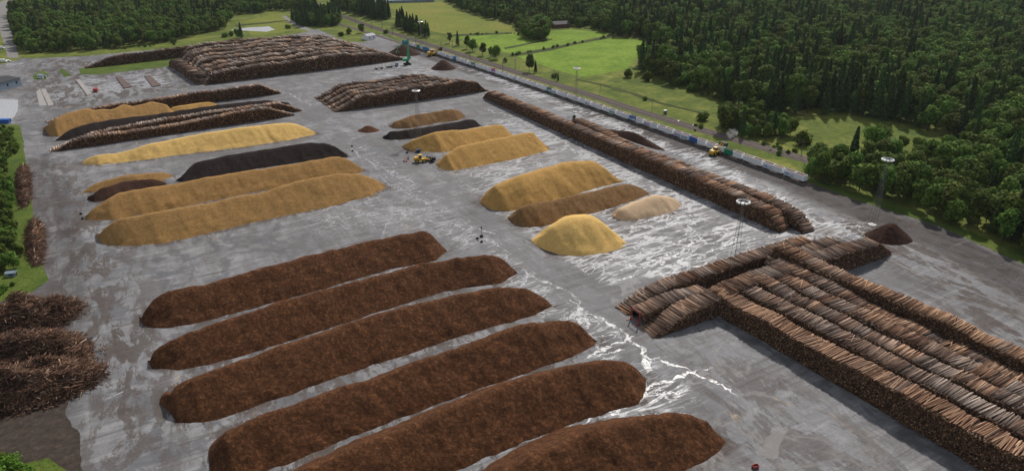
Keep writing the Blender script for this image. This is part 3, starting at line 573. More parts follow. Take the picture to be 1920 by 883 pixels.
windrow('pale pinkish chip heap beside the brown chip heap', 'chip heap', [(1146, 406), (1160, 413), (1185, 414), (1230, 406), (1262, 398), (1279, 385)],
        [(1135, 412), (1146, 404), (1165, 390), (1195, 377), (1232, 366), (1255, 369), (1270, 376), (1279, 384), (1290, 392)], M['chip_pink'], lump=0.15, name='chip_heap', top=0.3)
windrow('bright yellow dome of chips, nearest of the chip heaps', 'chip heap', [(999, 447), (1002, 458), (1020, 468), (1050, 478), (1090, 480), (1130, 475), (1165, 466), (1174, 455)],
        [(985, 460), (999, 446), (1020, 434), (1040, 423), (1065, 408), (1085, 404), (1108, 404), (1125, 412), (1140, 425), (1160, 440), (1174, 453), (1185, 465)], M['chip_bright'], lump=0.3, top=0.3, name='chip_heap')
heap('small dark red bark cone right of the far end of the near log stack', 'bark heap', (1666, 445), 9.6, 7.8, 6.6, M['bark_dark'], seed=3, name='bark_heap')
heap('brown bark cone by the railway, left of the train of containers', 'bark heap', (831, 129), 11.0, 10.0, 7.5, M['bark_dark'], seed=4, name='bark_heap')
heap('brown bark cone behind the green crane next to the train', 'bark heap', (757, 102), 17, 13, 9.0, M['bark_dark'], seed=5, name='bark_heap')
heap('low red brown mound alone on the asphalt of the aisle', 'bark heap', (691, 245), 7.0, 5.2, 3.2, M['bark'], seed=6, name='bark_heap')
pr = G(1190, 262); heap('narrow ridge of loose dark bark behind the long log stack', 'bark heap', [pr[0], pr[1], 0], 26.0, 4.2, 4.2, M['bark_dark'], rot=math.atan2(TRAIN[1], TRAIN[0]), seed=9, name='bark_heap')

# ---------------------------------------------------------------- log stacks
def cyl_arrays(A, B, Rr, n=6, caps=(True, True)):
    N = len(A); D = B - A; Ln = np.linalg.norm(D, axis=1)[:, None]; D = D / Ln
    up = np.tile([0.0, 0.0, 1.0], (N, 1)); U = np.cross(D, up); nu = np.linalg.norm(U, axis=1)[:, None]
    U = np.where(nu > 1e-3, U / np.maximum(nu, 1e-6), [1.0, 0, 0]); Vv = np.cross(D, U)
    ang = np.arange(n) * 2 * math.pi / n + 0.3; c = np.cos(ang); s = np.sin(ang)
    ring = U[:, None, :] * c[None, :, None] + Vv[:, None, :] * s[None, :, None]
    V = np.concatenate([A[:, None] + ring * Rr[:, None, None], B[:, None] + ring * (Rr * 0.88)[:, None, None]], 1)
    b = (np.arange(N) * 2 * n)[:, None]; i = np.arange(n)
    q = np.stack([b + i, b + (i + 1) % n, b + n + (i + 1) % n, b + n + i], -1).reshape(-1, 4)
    c0 = (b + i[::-1]); c1 = (b + n + i)
    cap = []
    if caps[0]: cap.append(c0)
    if caps[1]: cap.append(c1)
    return V.reshape(-1, 3), q, (np.concatenate(cap) if cap else np.zeros((0, n), int))
class LogMesh:
    def __init__(s): s.V = []; s.F4 = []; s.FC = []; s.core = []; s.T = []; s.H = []; s.off = 0; s.n = 6
    def logs(s, A, B, Rr, tint, hue, caps=(True, True)):
        if len(A) == 0: return
        V, q, c = cyl_arrays(A, B, Rr, s.n, caps); s.V.append(V); s.F4.append(q + s.off); s.FC.append(c + s.off)
        s.T.append(np.repeat(tint, 2 * s.n)); s.H.append(np.repeat(hue, 2 * s.n)); s.off += len(V)
    def grid(s, P):
        n, m = P.shape[:2]; idx = np.arange(n * m).reshape(n, m) + s.off
        q = np.stack([idx[:-1, :-1], idx[1:, :-1], idx[1:, 1:], idx[:-1, 1:]], -1).reshape(-1, 4)
        s.V.append(P.reshape(-1, 3)); s.core.append(q); s.T.append(np.zeros(n * m)); s.H.append(np.zeros(n * m)); s.off += n * m
    def build(s, name):
        V = np.concatenate(s.V); F4 = np.concatenate(s.F4) if s.F4 else np.zeros((0, 4), int); FC = np.concatenate(s.FC); CO = np.concatenate(s.core) if s.core else np.zeros((0, 4), int)
        flat = np.concatenate([F4.ravel(), CO.ravel(), FC.ravel()]); tot = np.concatenate([np.full(len(F4) + len(CO), 4), np.full(len(FC), s.n)])
        st = np.concatenate([[0], np.cumsum(tot)[:-1]]); mi = np.concatenate([np.zeros(len(F4)), np.full(len(CO), 2), np.ones(len(FC))])
        return fast_mesh(name, V, flat, st, tot, mi, {'tint': np.concatenate(s.T), 'hue': np.concatenate(s.H)})
BIGLOGS = []
def rank(label, p0, p1, side, L, hfun, dia=0.30, faces=(True, False), ends=(True, True), face_depth=99.0, bright=0.0, hue0=0.5, layers=3, keep=False, ramp=(6, 6), wob=0.7, seed=0, caprow=True, batch=6.0):
    """a rank of logs lying across the line p0-p1 (near edge on the ground); side = unit vector across, away from p0-p1"""
    r = np.random.default_rng(100 + seed); p0 = np.array(p0, float); p1 = np.array(p1, float); p0 = np.append(p0[:2], 0); p1 = np.append(p1[:2], 0)
    ax = p1 - p0; Ls = np.linalg.norm(ax); ax /= Ls; lm = LogMesh()
    def H(s):
        base_ = hfun(s / Ls) * np.ones_like(s); e = 1.0
        a = np.clip((s + 0.4) / ramp[0], 0, 1) if ramp[0] else 1; b = np.clip((Ls - s + 0.4) / ramp[1], 0, 1) if ramp[1] else 1
        bump = vnoise(s, s * 0 + seed * 3.3, 11.0, 3, seed + 3) * wob * 2.0
        return np.maximum(0.25, (base_ + bump) * np.minimum(a, b) ** 0.8)
    # added dark core, blocks light between the logs
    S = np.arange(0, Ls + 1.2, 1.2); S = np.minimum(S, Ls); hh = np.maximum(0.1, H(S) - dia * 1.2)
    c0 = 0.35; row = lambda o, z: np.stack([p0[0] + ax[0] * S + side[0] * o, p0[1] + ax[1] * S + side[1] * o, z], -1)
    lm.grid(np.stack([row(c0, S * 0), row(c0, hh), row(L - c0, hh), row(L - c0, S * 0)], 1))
    # logs on top, a few deep
    for lay in range(layers):
        s = np.arange(0.1, Ls, dia * (0.98 if lay == 0 else 1.1)); s = s + r.normal(size=len(s)) * dia * 0.35; N = len(s)
        bi = np.floor((s + vnoise(s, s * 0, 5, 2, seed + 40) * 6) / batch).astype(int)
        yaw = r.normal(size=bi.max() - bi.min() + 1)[bi - bi.min()] * 0.075 + r.normal(size=N) * 0.035
        odd = r.random(N) < 0.06; yaw = yaw + odd * r.normal(size=N) * 0.35
        roll = r.normal(size=N) * 0.02 + odd * 0.05
        sh = r.normal(size=bi.max() - bi.min() + 1)[bi - bi.min()] * 0.28 + r.normal(size=N) * 0.16
        ln = L * (0.98 + r.normal(size=N) * 0.035); z = H(np.clip(s, 0, Ls)) - dia * (0.45 + lay * 0.85) + r.random(N) * dia * 1.1 * (lay == 0) + r.normal(size=N) * 0.05
        z = np.maximum(z, dia * 0.5); C = p0 + ax * s[:, None] + side * (L / 2 + sh)[:, None]; C[:, 2] = z
        d = side * np.cos(yaw)[:, None] + ax * np.sin(yaw)[:, None]; d[:, 2] = roll
        A = C - d * ln[:, None] / 2; B = C + d * ln[:, None] / 2; rad = dia * 0.5 * np.clip(1 + r.normal(size=N) * 0.24, 0.55, 1.6)
        bt = r.random(bi.max() - bi.min() + 1)[bi - bi.min()]; bh = r.random(bi.max() - bi.min() + 1)[bi - bi.min()]
        tint = np.clip(0.30 + 0.28 * bt + bright + r.normal(size=N) * 0.19, 0, 1); hue = np.clip(hue0 + (bh - 0.5) * 1.1 + r.normal(size=N) * 0.1, 0, 1)
        flip = r.random(N) < 0.5; A2 = np.where(flip[:, None], B, A); B2 = np.where(flip[:, None], A, B)
        if keep and lay == 0: BIGLOGS.extend([(A2[i], B2[i], rad[i], tint[i], hue[i]) for i in range(N)])
        else: lm.logs(A2, B2, rad, tint, hue)
    # the sawn ends showing on the long faces
    for f, on in enumerate(faces):
        if not on: continue
        cols = np.arange(dia * 0.5, Ls, dia * 0.93); pts = []
        hc = H(cols)
        for k_ in range(int(hc.max() / (dia * 0.87)) + 1):
            z = dia * 0.5 + k_ * dia * 0.87; m = (z < hc - dia * 0.6) & (z > hc - face_depth); c = cols[m] + (dia * 0.45 if k_ % 2 else 0); pts.append(np.stack([c, np.full(len(c), z)], -1))
        pts = np.concatenate(pts); N = len(pts); pts = pts + r.normal(size=pts.shape) * dia * 0.13
        out = np.abs(r.normal(size=N)) * 0.22 + vnoise(pts[:, 0], pts[:, 1], 3.0, 3, seed + 9) * 1.0
        o0 = (0.1 - out) if f == 0 else (L - 0.1 + out); o1 = (c0 + 0.5) if f == 0 else (L - c0 - 0.5)
        A = p0 + ax * pts[:, :1] + side * np.reshape(o0, (-1, 1)); B = p0 + ax * pts[:, :1] + side * o1; A[:, 2] = pts[:, 1]; B[:, 2] = pts[:, 1]
        A[:, :2] += (ax[:2] * (r.normal(size=N) * 0.04)[:, None])
        rad = dia * 0.48 * np.clip(1 + r.normal(size=N) * 0.26, 0.5, 1.5); tint = np.clip(0.42 + r.normal(size=N) * 0.26, 0, 1); hue = np.clip(0.6 + r.normal(size=N) * 0.2, 0, 1)
        lm.logs(A, B, rad, tint, hue, caps=(True, False))
    me = lm.build('log_stack'); o = link('log_stack', me, [M['log'], M['cap'], M['core']])
    c = Vector(((p0 + p1) / 2 + side * L / 2).tolist()); me.transform(Matrix.Translation(-c)); o.location = c
    tag(o, label, 'log stack', None, 'stuff'); return o
def hpts(*p):
    xs_ = [a for a, b in p]; ys_ = [b for a, b in p]; return lambda t: np.interp(t, xs_, ys_)

# --- the big near block: ranks parallel to the railway
LB = G(1368, 603)
LBn = np.array([LB[0], LB[1], 0]); LEN2 = 118.0
offs = [0.0, 9.0, 17.4, 24.6, 33.2, 41.0]
hts = [hpts((0, 7.6), (0.1, 7.0), (0.4, 7.6), (1, 10.5)), hpts((0, 7.4), (0.3, 8.0), (0.6, 8.6), (1, 10.2)), hpts((0, 7.8), (0.3, 8.2), (0.6, 9.0), (1, 10.0)), hpts((0, 7.2), (0.15, 8.6), (0.3, 8.8), (1, 9.6)), hpts((0, 8.4), (0.3, 7.4), (0.6, 7.2), (1, 8.2)), hpts((0, 10.6), (0.15, 9.4), (0.3, 10.2), (0.5, 10.6), (1, 10.6))]
t0s = [-9.0, -9.0, -11.0, -11.0, -15.0, -19.0]
txt2 = ['pale orange-topped rank of logs, front of the near block beside the aisle', 'grey-topped rank of logs, second in the near block', 'brown-topped rank of logs, third in the near block', 'narrow brown-grey rank of logs, fourth in the near block',
        'rank of logs in the near block just before the deep dark gap', 'high golden rank of logs, rearmost of the near block']
br = [0.24, 0.17, 0.14, 0.14, 0.12, 0.20]; hu = [0.95, 0.15, 0.45, 0.4, 0.45, 0.9]
for i in range(6):
    p0 = LBn + TRAIN_N * offs[i] + TRAIN * t0s[i]; p1 = LBn + TRAIN_N * offs[i] + TRAIN * LEN2
    rank(txt2[i], p0, p1, TRAIN_N, 6.9 if i not in (2,) else 6.4, hts[i], 0.32, (True, False), face_depth=99 if i == 0 else 6.0, bright=br[i], hue0=hu[i], keep=(i == 0), ramp=(0, 0) if i == 0 else (3, 0), wob=1.05, seed=i + 1)
# --- the block across it: ranks parallel to the heaps
A0 = G(1237, 632); A0 = np.array([A0[0], A0[1], 0])
rank('reddish grey rank of logs crossing at the far end of the near block', A0 - PILE * 2, A0 + PILE * 121, PILE_N, 7.2, hpts((0, 3.2), (0.15, 6.0), (0.3, 8.0), (0.55, 8.2), (0.8, 7.8), (1, 6.5)), 0.34, (True, False), bright=0.16, hue0=0.35, ramp=(12, 9), seed=11)
rank('short rank of logs held by the red stanchions at the aisle', A0 + PILE_N * 8.2 + PILE * 0, A0 + PILE_N * 8.2 + PILE * 34, PILE_N, 6.4, hpts((0, 4.8), (0.5, 5.6), (1, 4.2)), 0.34, (True, False), bright=0.2, hue0=0.4, ramp=(0.6, 5), seed=12)
rank('brown rank of logs facing the wet ground behind the red stanchions', A0 + PILE_N * 15.8 - PILE * 1, A0 + PILE_N * 15.8 + PILE * 98, PILE_N, 6.4, hpts((0, 3.0), (0.2, 5.4), (0.5, 6.4), (1, 6.0)), 0.34, (True, False), bright=0.12, hue0=0.6, ramp=(12, 5), seed=13)
rank('grey rank of logs filling the rear of the crossing block', A0 + PILE_N * 8.4 + PILE * 62, A0 + PILE_N * 8.4 + PILE * 108, PILE_N, 6.6, hpts((0, 6.0), (1, 6.6)), 0.34, (True, False), bright=0.08, hue0=0.1, ramp=(4, 8), seed=14)
# --- the very long stack along the train
lc = [(904, 179), (960, 208), (1050, 252), (1136, 284), (1232, 324), (1300, 358), (1384, 389), (1440, 423)]
C0 = G(906, 184); C1 = G(1462, 437)
rank('front rank of the very long dark log stack along the train', C0, C1, TRAIN_N, 7.2, hpts((0, 5.6), (0.15, 6.4), (0.45, 6.8), (0.7, 8.0), (0.9, 7.6), (1, 6.0)), 0.42, (True, False), bright=0.14, hue0=0.62, ramp=(7, 8), seed=21)
dC = (C1 - C0) / np.linalg.norm(C1 - C0); lenC = np.linalg.norm(C1 - C0); CN = np.array([-dC[1], dC[0], 0]); 
if CN @ TRAIN_N < 0: CN = -CN
rank('rear rank of the long dark log stack, near the loader and train', C0 + CN * 8.2 + dC * lenC * 0.36, C1 + CN * 8.2 + dC * 6, CN, 7.0, hpts((0, 7.5), (0.12, 8.0), (0.3, 5.2), (0.6, 6.6), (0.85, 7.6), (1, 6.0)), 0.42, (True, False), face_depth=4, bright=0.13, hue0=0.62, ramp=(6, 8), seed=22)
# --- the middle block
m0 = G(629, 211); m1 = G(916, 171); dM = (m1 - m0) / np.linalg.norm(m1 - m0); MN = np.array([-dM[1], dM[0], 0]); lm_ = np.linalg.norm(m1 - m0)
mt = ['front rank of the middle log block by the aisle crossing', 'second rank of the middle log block', 'third rank of the middle log block', 'fourth rank of the middle log block', 'rearmost rank of the middle log block']
for i in range(5):
    a = m0 + MN * i * 10.4; b = m0 + dM * (lm_ - 6 * i) + MN * i * 10.4
    rank(mt[i], a, b, MN, 7.4, hpts((0, 4.5), (0.15, 8.0), (0.5, 9.2 - 0.4 * i), (0.72, 8.8), (0.8, 10.2 if i < 2 else 8.6), (0.92, 7.6), (1, 3)), 0.5, (True, False), face_depth=99 if i == 0 else 5.5, bright=0.10, hue0=0.3, layers=2, ramp=(20, 10), seed=31 + i, wob=1.1)
# --- the far big block
b0 = G(385, 160); b1 = G(765, 112); dB = (b1 - b0) / np.linalg.norm(b1 - b0); BN = np.array([-dB[1], dB[0], 0]); lb = np.linalg.norm(b1 - b0)
bt = ['front', 'second', 'third', 'fourth', 'fifth', 'sixth', 'seventh', 'eighth']
for i in range(8):
    sh = 0 if i < 2 else 0
    o_ = b0 + BN * i * 19.0
    def cut(e0, e1):
        e0 = G(*e0); e1 = G(*e1); A_2 = np.array([[dB[0], -(e1 - e0)[0]], [dB[1], -(e1 - e0)[1]]]); return np.linalg.solve(A_2, (e0 - o_)[:2])[0]
    a = o_ + dB * cut((385, 160), (338, 108)); b = o_ + dB * cut((765, 112), (607, 68))
    rank('%s rank of the large grey-brown log block at the far end of the yard' % bt[i], a, b, BN, 11.5, hpts((0, 7), (0.12, 9.5), (0.45, 10.5), (0.6, 11.5 if i < 3 else 9.5), (0.8, 8.5), (1, 6)), 0.75, (True, False), face_depth=99 if i == 0 else 6, bright=0.14 if i == 0 else 0.26, hue0=0.1, layers=2, ramp=(8, 26), seed=41 + i, wob=1.7, batch=9)
s0 = G(318, 124); s1 = G(372, 160); dS = (s1 - s0) / np.linalg.norm(s1 - s0); 
rank('short stack of logs closing the left end of the far log block', s0, s1, np.array([-dS[1], dS[0], 0]), 9, hpts((0, 6), (1, 6)), 0.6, (True, True), bright=-0.1, hue0=0.4, layers=2, ramp=(8, 8), seed=50)
f0 = G(163, 129); f1 = G(480, 92); dF = (f1 - f0) / np.linalg.norm(f1 - f0)
rank('long dark rank of logs along the green strip on the far left', f0, f1, np.array([-dF[1], dF[0], 0]), 9, hpts((0, 3), (0.15, 7), (1, 10)), 0.6, (True, False), bright=-0.22, hue0=0.6, layers=2, ramp=(20, 8), seed=51)
f2 = G(180, 118); f3 = G(250, 100)
# --- left log rows between the chip heaps
a0 = G(96, 286); a1 = G(553, 217); dA = (a1 - a0) / np.linalg.norm(a1 - a0); AN = np.array([-dA[1], dA[0], 0]); la = np.linalg.norm(a1 - a0)
rank('pale-topped log stack just above the bright yellow heap', a0, a1, AN, 6.5, hpts((0, 2.5), (0.12, 5.2), (0.5, 5.0), (0.65, 6.8), (0.85, 7.4), (1, 5)), 0.5, (True, False), bright=0.24, hue0=0.35, layers=2, ramp=(12, 16), seed=61)
rank('second pale-topped row of logs behind the one at the yellow heap', a0 + AN * 9 + dA * 12, a0 + AN * 9 + dA * (la + 8), AN, 6.5, hpts((0, 4.2), (0.4, 7.2), (0.9, 7.5), (1, 5)), 0.5, (True, False), bright=0.28, hue0=0.3, layers=2, ramp=(12, 16), seed=62)
c0_ = G(90, 232); c1_ = G(528, 176); dD = (c1_ - c0_) / np.linalg.norm(c1_ - c0_)
rank('dark log stack rising behind the lumpy tan chip heap', c0_, c1_, np.array([-dD[1], dD[0], 0]), 6.5, hpts((0, 2.5), (0.2, 6), (0.6, 7.5), (0.9, 7.5), (1, 5)), 0.5, (True, False), bright=0.15, hue0=0.5, layers=2, ramp=(14, 14), seed=63)
# --- short logs along the left edge
# the 300 logs that show largest: each its own object
protos = []
for k_ in range(8):
    me = bpy.data.meshes.new('log'); V, q, c = cyl_arrays(np.array([[-0.5, 0, 0.]]), np.array([[0.5, 0, 0.]]), np.array([1.0]), 8)
    V = V.copy(); rr = np.random.default_rng(k_); V[:, 1] += rr.normal(size=len(V)) * 0.06
    tot = np.concatenate([np.full(8, 4), np.full(2, 8)]); st = np.concatenate([[0], np.cumsum(tot)[:-1]])
    t = [0.35, 0.45, 0.55, 0.62, 0.7, 0.78, 0.5, 0.6][k_]; h = [0.9, 0.7, 1.0, 0.9, 0.95, 0.8, 0.3, 0.6][k_]
    me = fast_mesh('log', V, np.concatenate([q.ravel(), c.ravel()]), st, tot, [0] * 8 + [1] * 2, {'tint': np.full(16, t), 'hue': np.full(16, h)})
    me.materials.append(M['log']); me.materials.append(M['cap']); protos.append((t, h, me))
def inview(p, m=40):
    x, y, d = PR(np.array([p])); return d[0] > 0 and -m < x[0] < 1920 + m and -m < y[0] < 883 + m
BIGLOGS.sort(key=lambda q: (0 if inview((q[0] + q[1]) / 2, 10) else 1, np.linalg.norm((q[0] + q[1]) / 2 - np.array([0, 0, CAM_H]))))
rest = LogMesh(); rest.n = 6
for i, (a, b, rad, t, h) in enumerate(BIGLOGS):
    if i < 300 and inview((a + b) / 2, 10):
        pm = min(protos, key=lambda q: abs(q[0] - t) + 0.5 * abs(q[1] - h)); d = Vector(b - a)
        o = bpy.data.objects.new('log', pm[2]); COL.objects.link(o); o.location = Vector((a + b) / 2); o.rotation_euler = d.to_track_quat('X', 'Z').to_euler(); o.scale = (d.length, rad, rad)
        tag(o, 'peeled tan log on top of the front rank of the near block', 'log', 'logs on top of the front rank of the near block')
    else: rest.logs(a[None], b[None], np.array([rad]), np.array([t]), np.array([h]))
if rest.V:
    o = link('loose_logs', rest.build('loose_logs'), [M['log'], M['cap'], M['core']]); tag(o, 'remaining logs on top of the front rank of the near block', 'logs', None, 'stuff')

def dirty_feet():
    Vx = X.ravel()[used]; Vy = Y.ravel()[used]; dd = np.full(Vx.shape, 1e9)
    for f in FOOT:
        a = np.array(f); m = (Vx > a[:, 0].min() - 9) & (Vx < a[:, 0].max() + 9) & (Vy > a[:, 1].min() - 9) & (Vy < a[:, 1].max() + 9)
        dd[m] = np.minimum(dd[m], segdist(Vx[m], Vy[m], [tuple(q) for q in a] + [tuple(a[0])]))
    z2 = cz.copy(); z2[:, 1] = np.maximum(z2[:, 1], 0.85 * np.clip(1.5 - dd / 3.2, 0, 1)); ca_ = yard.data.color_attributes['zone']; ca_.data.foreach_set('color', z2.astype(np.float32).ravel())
dirty_feet()
# wheel tracks of the loaders: pairs of darker bands in the aisle and turning into the lanes
rt = np.random.default_rng(5); V = []; fl = []; off = 0; M['tyre'] = heap_mat('tyre_dirt', (0.12, 0.118, 0.12), (0.17, 0.168, 0.17), (0.22, 0.218, 0.22), 0.7, 0.1)
def lane(P, wd, z):
    global off
    P = np.array(P); n = len(P); T_ = np.gradient(P, axis=0); T_ /= np.linalg.norm(T_, axis=1)[:, None] + 1e-9; N_ = np.stack([-T_[:, 1], T_[:, 0]], 1)
    for o in (-1.15, 1.15):
        run = 0
        for i in range(n - 1):
            if rt.random() < 0.12: run = rt.integers(1, 6)
            if run > 0: run -= 1; continue
            w0 = wd * rt.uniform(0.5, 1.1); q = [P[i] + N_[i] * (o - w0 / 2), P[i] + N_[i] * (o + w0 / 2), P[i + 1] + N_[i + 1] * (o + w0 / 2), P[i + 1] + N_[i + 1] * (o - w0 / 2)]
            V.extend([(a[0], a[1], z) for a in q]); fl.append((off, off + 3, off + 2, off + 1)); off += 4
dA_ = -TRAIN[:2]; pA = PILE[:2]; c_a = G(1010, 520)[:2]
for k in range(22):
    o = rt.uniform(-9, 9); s0_ = rt.uniform(-60, 180); ln = rt.uniform(30, 120); turn = rt.choice([0, 1, -1]); P_ = []
    for t in np.arange(0, ln, 2.0): P_.append(c_a + dA_ * (s0_ + t) + pA * (o + 1.2 * math.sin(t / 23 + k)))
    if turn:
        d0 = P_[-1]
        for j in range(1, 22):
            a_ = min(1, j / 8) * math.pi / 2; d0 = d0 + (dA_ * math.cos(a_) + pA * turn * math.sin(a_)) * 2.0; P_.append(d0)
    lane(P_, 0.42, 0.003 + 0.00008 * k)
c_l = G(112, 420)[:2]
for k in range(0):
    o = rt.uniform(-9, 12); s0_ = rt.uniform(-120, 60); P_ = [c_l + dA_ * (s0_ + t) + pA * (o + 1.5 * math.sin(t / 31 + k)) for t in np.arange(0, rt.uniform(50, 160), 2.0)]; lane(P_, 0.45, 0.0058 + 0.00008 * k) if True else None
V = np.array(V); fl = np.array(fl); tt_ = link('tyre_tracks', fast_mesh('tyre_tracks', V, fl.ravel(), np.arange(len(fl)) * 4, np.full(len(fl), 4)), M['tyre']); tt_['kind'] = 'structure'

# ---------------------------------------------------------------- branch heaps on the left
def brush(label, cpx, rx, ry, h, nst, seed, rot=0.0, nz=2.0):
    c = G(*cpx); r = np.random.default_rng(seed); lm = LogMesh(); lm.n = 4
    n = 26; a = np.linspace(0, 2 * math.pi, 37); rr = np.linspace(0, 1, n); Rg, Ag = np.meshgrid(rr, a, indexing='ij')
    x = Rg * np.cos(Ag) * rx * 0.95; y = Rg * np.sin(Ag) * ry * 0.95; z = h * (1 - Rg ** 1.7) * (1 + vnoise(x + 40, y + 40, 7, 4, seed) * nz) - 0.3
    lm.grid(np.stack([x, y, z], -1)); u = np.sqrt(r.random(nst)) * (1 + 0.08 * r.normal(size=nst)); t = r.random(nst) * 2 * math.pi
    px = u * np.cos(t) * rx; py = u * np.sin(t) * ry; pz = h * (1 - np.minimum(u, 1) ** 1.7) * (1 + vnoise(px + 40, py + 40, 7, 4, seed) * nz) - 0.1 + r.random(nst) * 0.45
    L_ = r.gamma(3, 0.75, nst) + 0.7; th = r.random(nst) * 3.1416 + (vnoise(px, py, 6, 2, seed + 2) * 3); el = r.normal(size=nst) * 0.22
    D = np.stack([np.cos(th) * np.cos(el), np.sin(th) * np.cos(el), np.sin(el)], -1); C = np.stack([px, py, pz], -1)
    lm.logs(C - D * L_[:, None] / 2, C + D * L_[:, None] / 2, 0.03 + r.random(nst) ** 3 * 0.16, np.clip(0.30 + vnoise(px + 30, py + 30, 5, 3, seed + 5) * 0.5 + r.normal(size=nst) * 0.22, 0, 1), np.clip(0.8 + r.normal(size=nst) * 0.25, 0, 1))
    o = link('branch_heap', lm.build('branch_heap'), [M['log'], M['cap'], M['core']]); o.location = (c[0], c[1], 0); o.rotation_euler = (0, 0, rot)
    tag(o, label, 'branch heap', None, 'stuff'); return o
brush('dark tangle of branches nearest the green verge at the left edge', (36, 604), 19.0, 13.0, 7.4, 6200, 1, 0.5)
brush('middle tangle of brown branches with a pale splintered patch', (52, 668), 20.0, 13.0, 6.4, 7000, 2, -0.15)
ta_ = math.atan2(TRAIN[1], TRAIN[0])
brush('upper strip of short grey-brown logs and slash along the left green verge', (45, 346), 36.0, 2.9, 2.0, 3300, 4, ta_ + 0.02, 0.7)
brush('lower strip of short logs and slash ending at the grey hut', (67, 452), 27.0, 2.9, 2.0, 3300, 5, ta_ + 0.02, 0.7)
brush('nearest tangle of reddish brown branches at the left edge', (62, 728), 18.0, 11.5, 7.4, 7000, 3, 0.4)

# ---------------------------------------------------------------- railway
rail_px = [(560, -12), (616, 21), (697, 51), (779, 76), (888, 110), (960, 133), (1112, 180), (1199, 209), (1313, 243), (1440, 279), (1508, 298), (1600, 328)]
RL = np.array([G(*q)[:2] for q in rail_px])
# straighten: least-squares line through the surveyed points
cc = RL[1:-1].mean(0); u_, s__, vt = np.linalg.svd(RL[1:-1] - cc); rd = vt[0] * (1 if vt[0][1] < 0 else -1)
t_ = (RL - cc) @ rd; RN = np.array([-rd[1], rd[0]])
RN = RN if RN[0] > 0 else -RN
def rail_pt(t, o=0.0): 
    # keep the gentle curve of the line
    q = np.interp(t, t_, (RL - cc) @ RN); return cc + rd * t + RN * (q + o)
ts = np.arange(t_.min(), t_[-1] - 5, 6.0)
def strip(name, ts, prof, mat, pf):
    P = np.array([[np.append(pf(t, o), z) for o, z in prof] for t in ts]); ob = link(name, grid_mesh(name, P[:, ::-1]), mat); ob['kind'] = 'structure'; return ob
strip('railway_bed', ts, [(-5.4, -0.1), (-4.3, 0.35), (4.3, 0.35), (5.4, -0.1)], M['ballast'], rail_pt)
def rails(pf, ts, offs_, z, nm, lab):
    r = empty(nm); tag(r, lab, 'railway track'); r['kind'] = 'structure'
    sl = MB()
    for o in offs_:
        P = np.array([[np.append(pf(t, o + a), zz) for a, zz in ((-0.07, z), (-0.07, z + 0.17), (0.07, z + 0.17), (0.07, z))] for t in ts]); link('rail', grid_mesh('rail', P[:, ::-1]), M['rail'], r)
    return r
for o in (-2.3, 2.3):
    rails(rail_pt, ts, [o - 0.72, o + 0.72], 0.42, 'railway_track', 'main line track nearer the train' if o < 0 else 'main line track nearer the meadow')
A_, B_, R_ = [], [], []
for t in np.arange(t_[1], t_[-1] - 5, 1.4):
    for o in (-2.3, 2.3): A_.append(np.append(rail_pt(t, o - 1.3), 0.36)); B_.append(np.append(rail_pt(t, o + 1.3), 0.36)); R_.append(0.13)
lm = LogMesh(); lm.n = 4; lm.logs(np.array(A_), np.array(B_), np.array(R_), np.zeros(len(A_)), np.zeros(len(A_)))
sle = link('sleepers', lm.build('sleepers'), [M['sleeper'], M['sleeper'], M['sleeper']]); tag(sle, 'concrete sleepers under both main line tracks', 'sleepers', None, 'stuff')
# siding with the train
TR0 = G(1508, 346)[:2]; TR1 = G(752, 84)[:2]
trp = np.array([G(*q)[:2] for q in [(752, 84), (833, 107), (960, 153), (1080, 194), (1199, 236), (1314, 277), (1420, 315), (1508, 345.5)]])
tdir = (TR0 - TR1) / np.linalg.norm(TR0 - TR1); tnr = np.array([-tdir[1], tdir[0]]); tnr = tnr if tnr[0] > 0 else -tnr
ttt = (trp - TR1) @ tdir; tq = (trp - TR1) @ tnr; pf_ = np.polyfit(ttt, tq, 2)
def sid_pt(t, o=0.0): return TR1 + tdir * t + tnr * (np.polyval(pf_, t) + 1.3 + o)
TL = np.linalg.norm(TR0 - TR1)
ts2 = np.arange(-260, TL + 30, 6.0)
strip('siding_bed', np.arange(-260, TL + 4, 6.0), [(-2.4, 0.02), (-2.0, 0.1), (2.0, 0.1), (4.0, 0.02)], M['ballast'], sid_pt)
rails(sid_pt, np.arange(-260, TL + 4, 6.0), (-0.72, 0.72), 0.1, 'railway_track', 'siding track under the container train')

# container train
def cont_mat(name, col, strength=0.18):
    m = base(name, col, 0.55, 0.4); n = NB(m); v = n.coord('Object'); a = n.noise(v, 0.9, 5, 0.65)
    c = n.mix(n.ramp(a, [(0.45, 0.0), (0.75, strength)]), col, (0.16, 0.12, 0.10)); n.col(c); return m
CM = {'white': cont_mat('container_white', (0.87, 0.885, 0.90)), 'grey': cont_mat('container_pale', (0.80, 0.83, 0.86)), 'blue': cont_mat('container_blue', (0.02, 0.13, 0.42)), 'green': cont_mat('container_green', (0.01, 0.26, 0.13)),
      'azure': cont_mat('container_azure', (0.04, 0.27, 0.52)), 'magenta': cont_mat('container_magenta', (0.36, 0.03, 0.26))}
def graf_mat(name, stops, bgc):
    m = base(name, bgc, 0.5, 0.4); n = NB(m); v = n.coord('Object', (0.9, 1, 0.8)); a = n.noise(v, 0.9, 5, 0.6, 1.6); b = n.noise(v, 2.2, 4, 0.6, 2.2)
    c = n.ramp(a, stops, 'CONSTANT'); n.col(n.mix(n.ramp(b, [(0.5, 0.0), (0.52, 0.85)]), c, bgc)); return m
